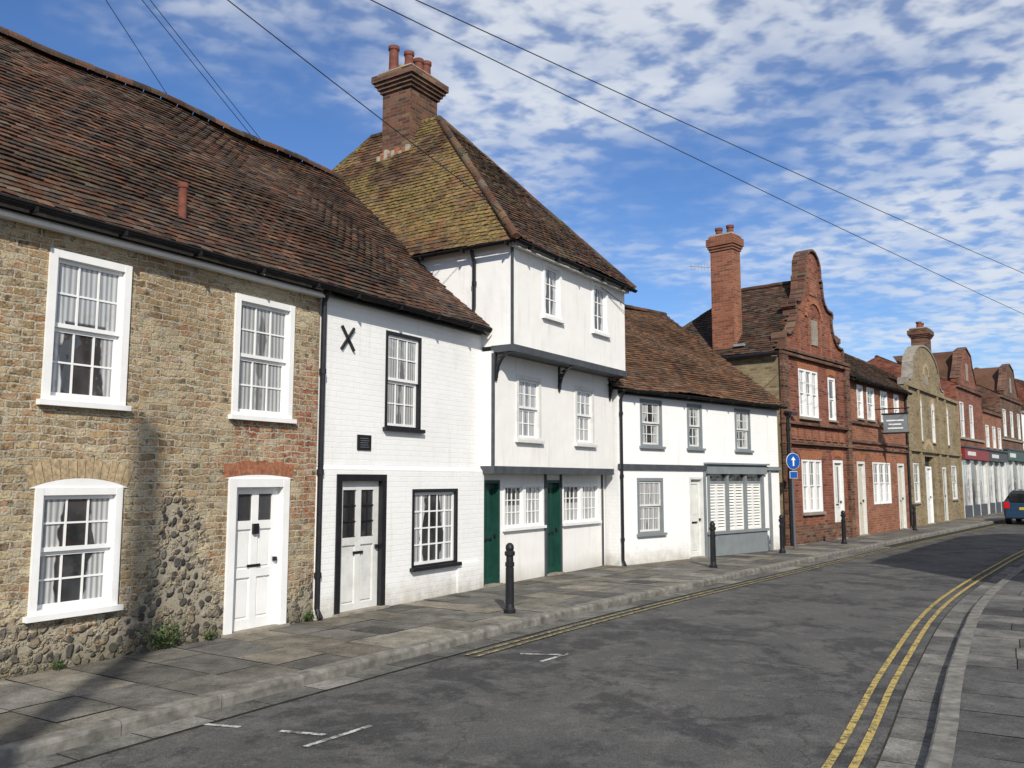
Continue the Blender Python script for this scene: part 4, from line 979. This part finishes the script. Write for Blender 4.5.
mb.poly(rings[0],'carpaint'); mb.poly(rings[-1],'carpaint'); mb.obj('body',CAR)
mb=BM(); box(mb,CF,W/2-.55,W/2+.55,-.02,.03,.95+ZR,1.3+ZR,'carglass'); box(mb,CF,.12,W-.12,-.1,.09,.3+ZR,.5+ZR,'carpaint'); box(mb,CF,W/2-.26,W/2+.26,.0,.015,.62+ZR,.73+ZR,'plate')
for x in (.06,W-.26): box(mb,CF,x,x+.2,-.1,.02,.68+ZR,.95+ZR,'tail')
mb.obj('rear_details',CAR,bevel=.015)
mb=BM()
for o_ in (-.75,-3.25):
    for x in (.02,W-.02):
        sg=1 if x>1 else -1
        for (r,w0,w1,mt) in ((.31,-.1,.1,'tyre'),(.2,-.11,.11,'alloy')):
            n=24; pa=[(o_+r*math.cos(2*math.pi*k/n),.31+r*math.sin(2*math.pi*k/n)) for k in range(n)]
            l=[CF.p(x-sg*.08+w0,o,z+ZR) for o,z in pa];rr_=[CF.p(x-sg*.08+w1,o,z+ZR) for o,z in pa]
            mb.poly(l,mt);mb.poly(rr_,mt)
            for k in range(n): mb.poly([l[k],l[(k+1)%n],rr_[(k+1)%n],rr_[k]],mt)
mb.obj('wheels',CAR)
# ------------------------------------------------------------ world, sun, camera
w=bpy.data.worlds.new('World'); scene.world=w; w.use_nodes=True; nt=w.node_tree
bg=nt.nodes['Background']
sky=nd(nt,'ShaderNodeTexSky'); sky.sky_type='NISHITA'; sky.sun_disc=False
EL=35.; AZ=(-.14,1.)
sky.sun_elevation=math.radians(EL); sky.sun_rotation=math.radians(172); sky.air_density=1.; sky.dust_density=.3; sky.ozone_density=2.6
tc=nt.nodes.new('ShaderNodeTexCoord').outputs['Generated']
sp=nd(nt,'ShaderNodeSeparateXYZ',{0:tc})
zz=mth(nt,'MAXIMUM',mth(nt,'ADD',sp.outputs[2],.10),.04)
px=mth(nt,'DIVIDE',sp.outputs[0],zz);py=mth(nt,'DIVIDE',sp.outputs[1],zz)
pv=nd(nt,'ShaderNodeCombineXYZ',{0:px,1:py,2:0.}).outputs[0]
rot=nd(nt,'ShaderNodeMapping',{0:pv,'Rotation':(0,0,math.radians(-25)),'Scale':(1.,1.15,1.)}).outputs[0]
cell=noi(nt,rot,12.,3,.5,dist=.15); mid=noi(nt,rot,1.7,4,.6); large=noi(nt,vmth(nt,'ADD',pv,(4.2,1.3,0)),.55,2,.5)
# broad cover: increases to the right (+x) and with height
xb=mth(nt,'MULTIPLY',sp.outputs[0],.42)
eb=mth(nt,'MULTIPLY',mth(nt,'SUBTRACT',sp.outputs[2],.36),.6)
cover=mth(nt,'ADD',mth(nt,'ADD',mth(nt,'MULTIPLY',mid,.65),mth(nt,'MULTIPLY',large,.55)),mth(nt,'ADD',xb,eb))
soft=nd(nt,'ShaderNodeMapRange',{'Value':cover,'From Min':.50,'From Max':.82,'To Min':0.,'To Max':1.},interpolation_type='SMOOTHSTEP').outputs[0]
cellm=nd(nt,'ShaderNodeMapRange',{'Value':mth(nt,'ADD',cell,mth(nt,'MULTIPLY',soft,.10)),'From Min':.40,'From Max':.68,'To Min':.22,'To Max':1.},interpolation_type='SMOOTHSTEP').outputs[0]
mask=mth(nt,'MULTIPLY',mth(nt,'MULTIPLY',soft,cellm),.84)
skyc=nd(nt,'ShaderNodeHueSaturation',{'Color':sky.outputs[0],'Saturation':1.1,'Value':1.}).outputs[0]
skyc=mix(nt,1.,skyc,(.78,.92,1.16),'MULTIPLY')
out=mix(nt,mask,skyc,(7.0,7.35,7.8))
nt.links.new(out,bg.inputs[0]); bg.inputs[1].default_value=.112
sun=bpy.data.lights.new('sun','SUN'); sun.energy=5.; sun.angle=math.radians(.5); sun.color=(1,.94,.84)
so=bpy.data.objects.new('sun',sun); scene.collection.objects.link(so); so.location=(5,-20,20)
d=Vector((AZ[0],AZ[1],0)).normalized()*math.cos(math.radians(EL))+Vector((0,0,-math.sin(math.radians(EL))))
so.rotation_euler=d.to_track_quat('-Z','Y').to_euler()
cam=bpy.data.cameras.new('camera'); co=bpy.data.objects.new('camera',cam); scene.collection.objects.link(co)
cam.sensor_width=36; cam.lens=858/1024*36; cam.clip_end=3000; co.location=(0,0,1.75); co.rotation_euler=(math.radians(96.4),0,0)
scene.camera=co
scene.view_settings.view_transform='Standard'; scene.view_settings.look='None'; scene.view_settings.exposure=0
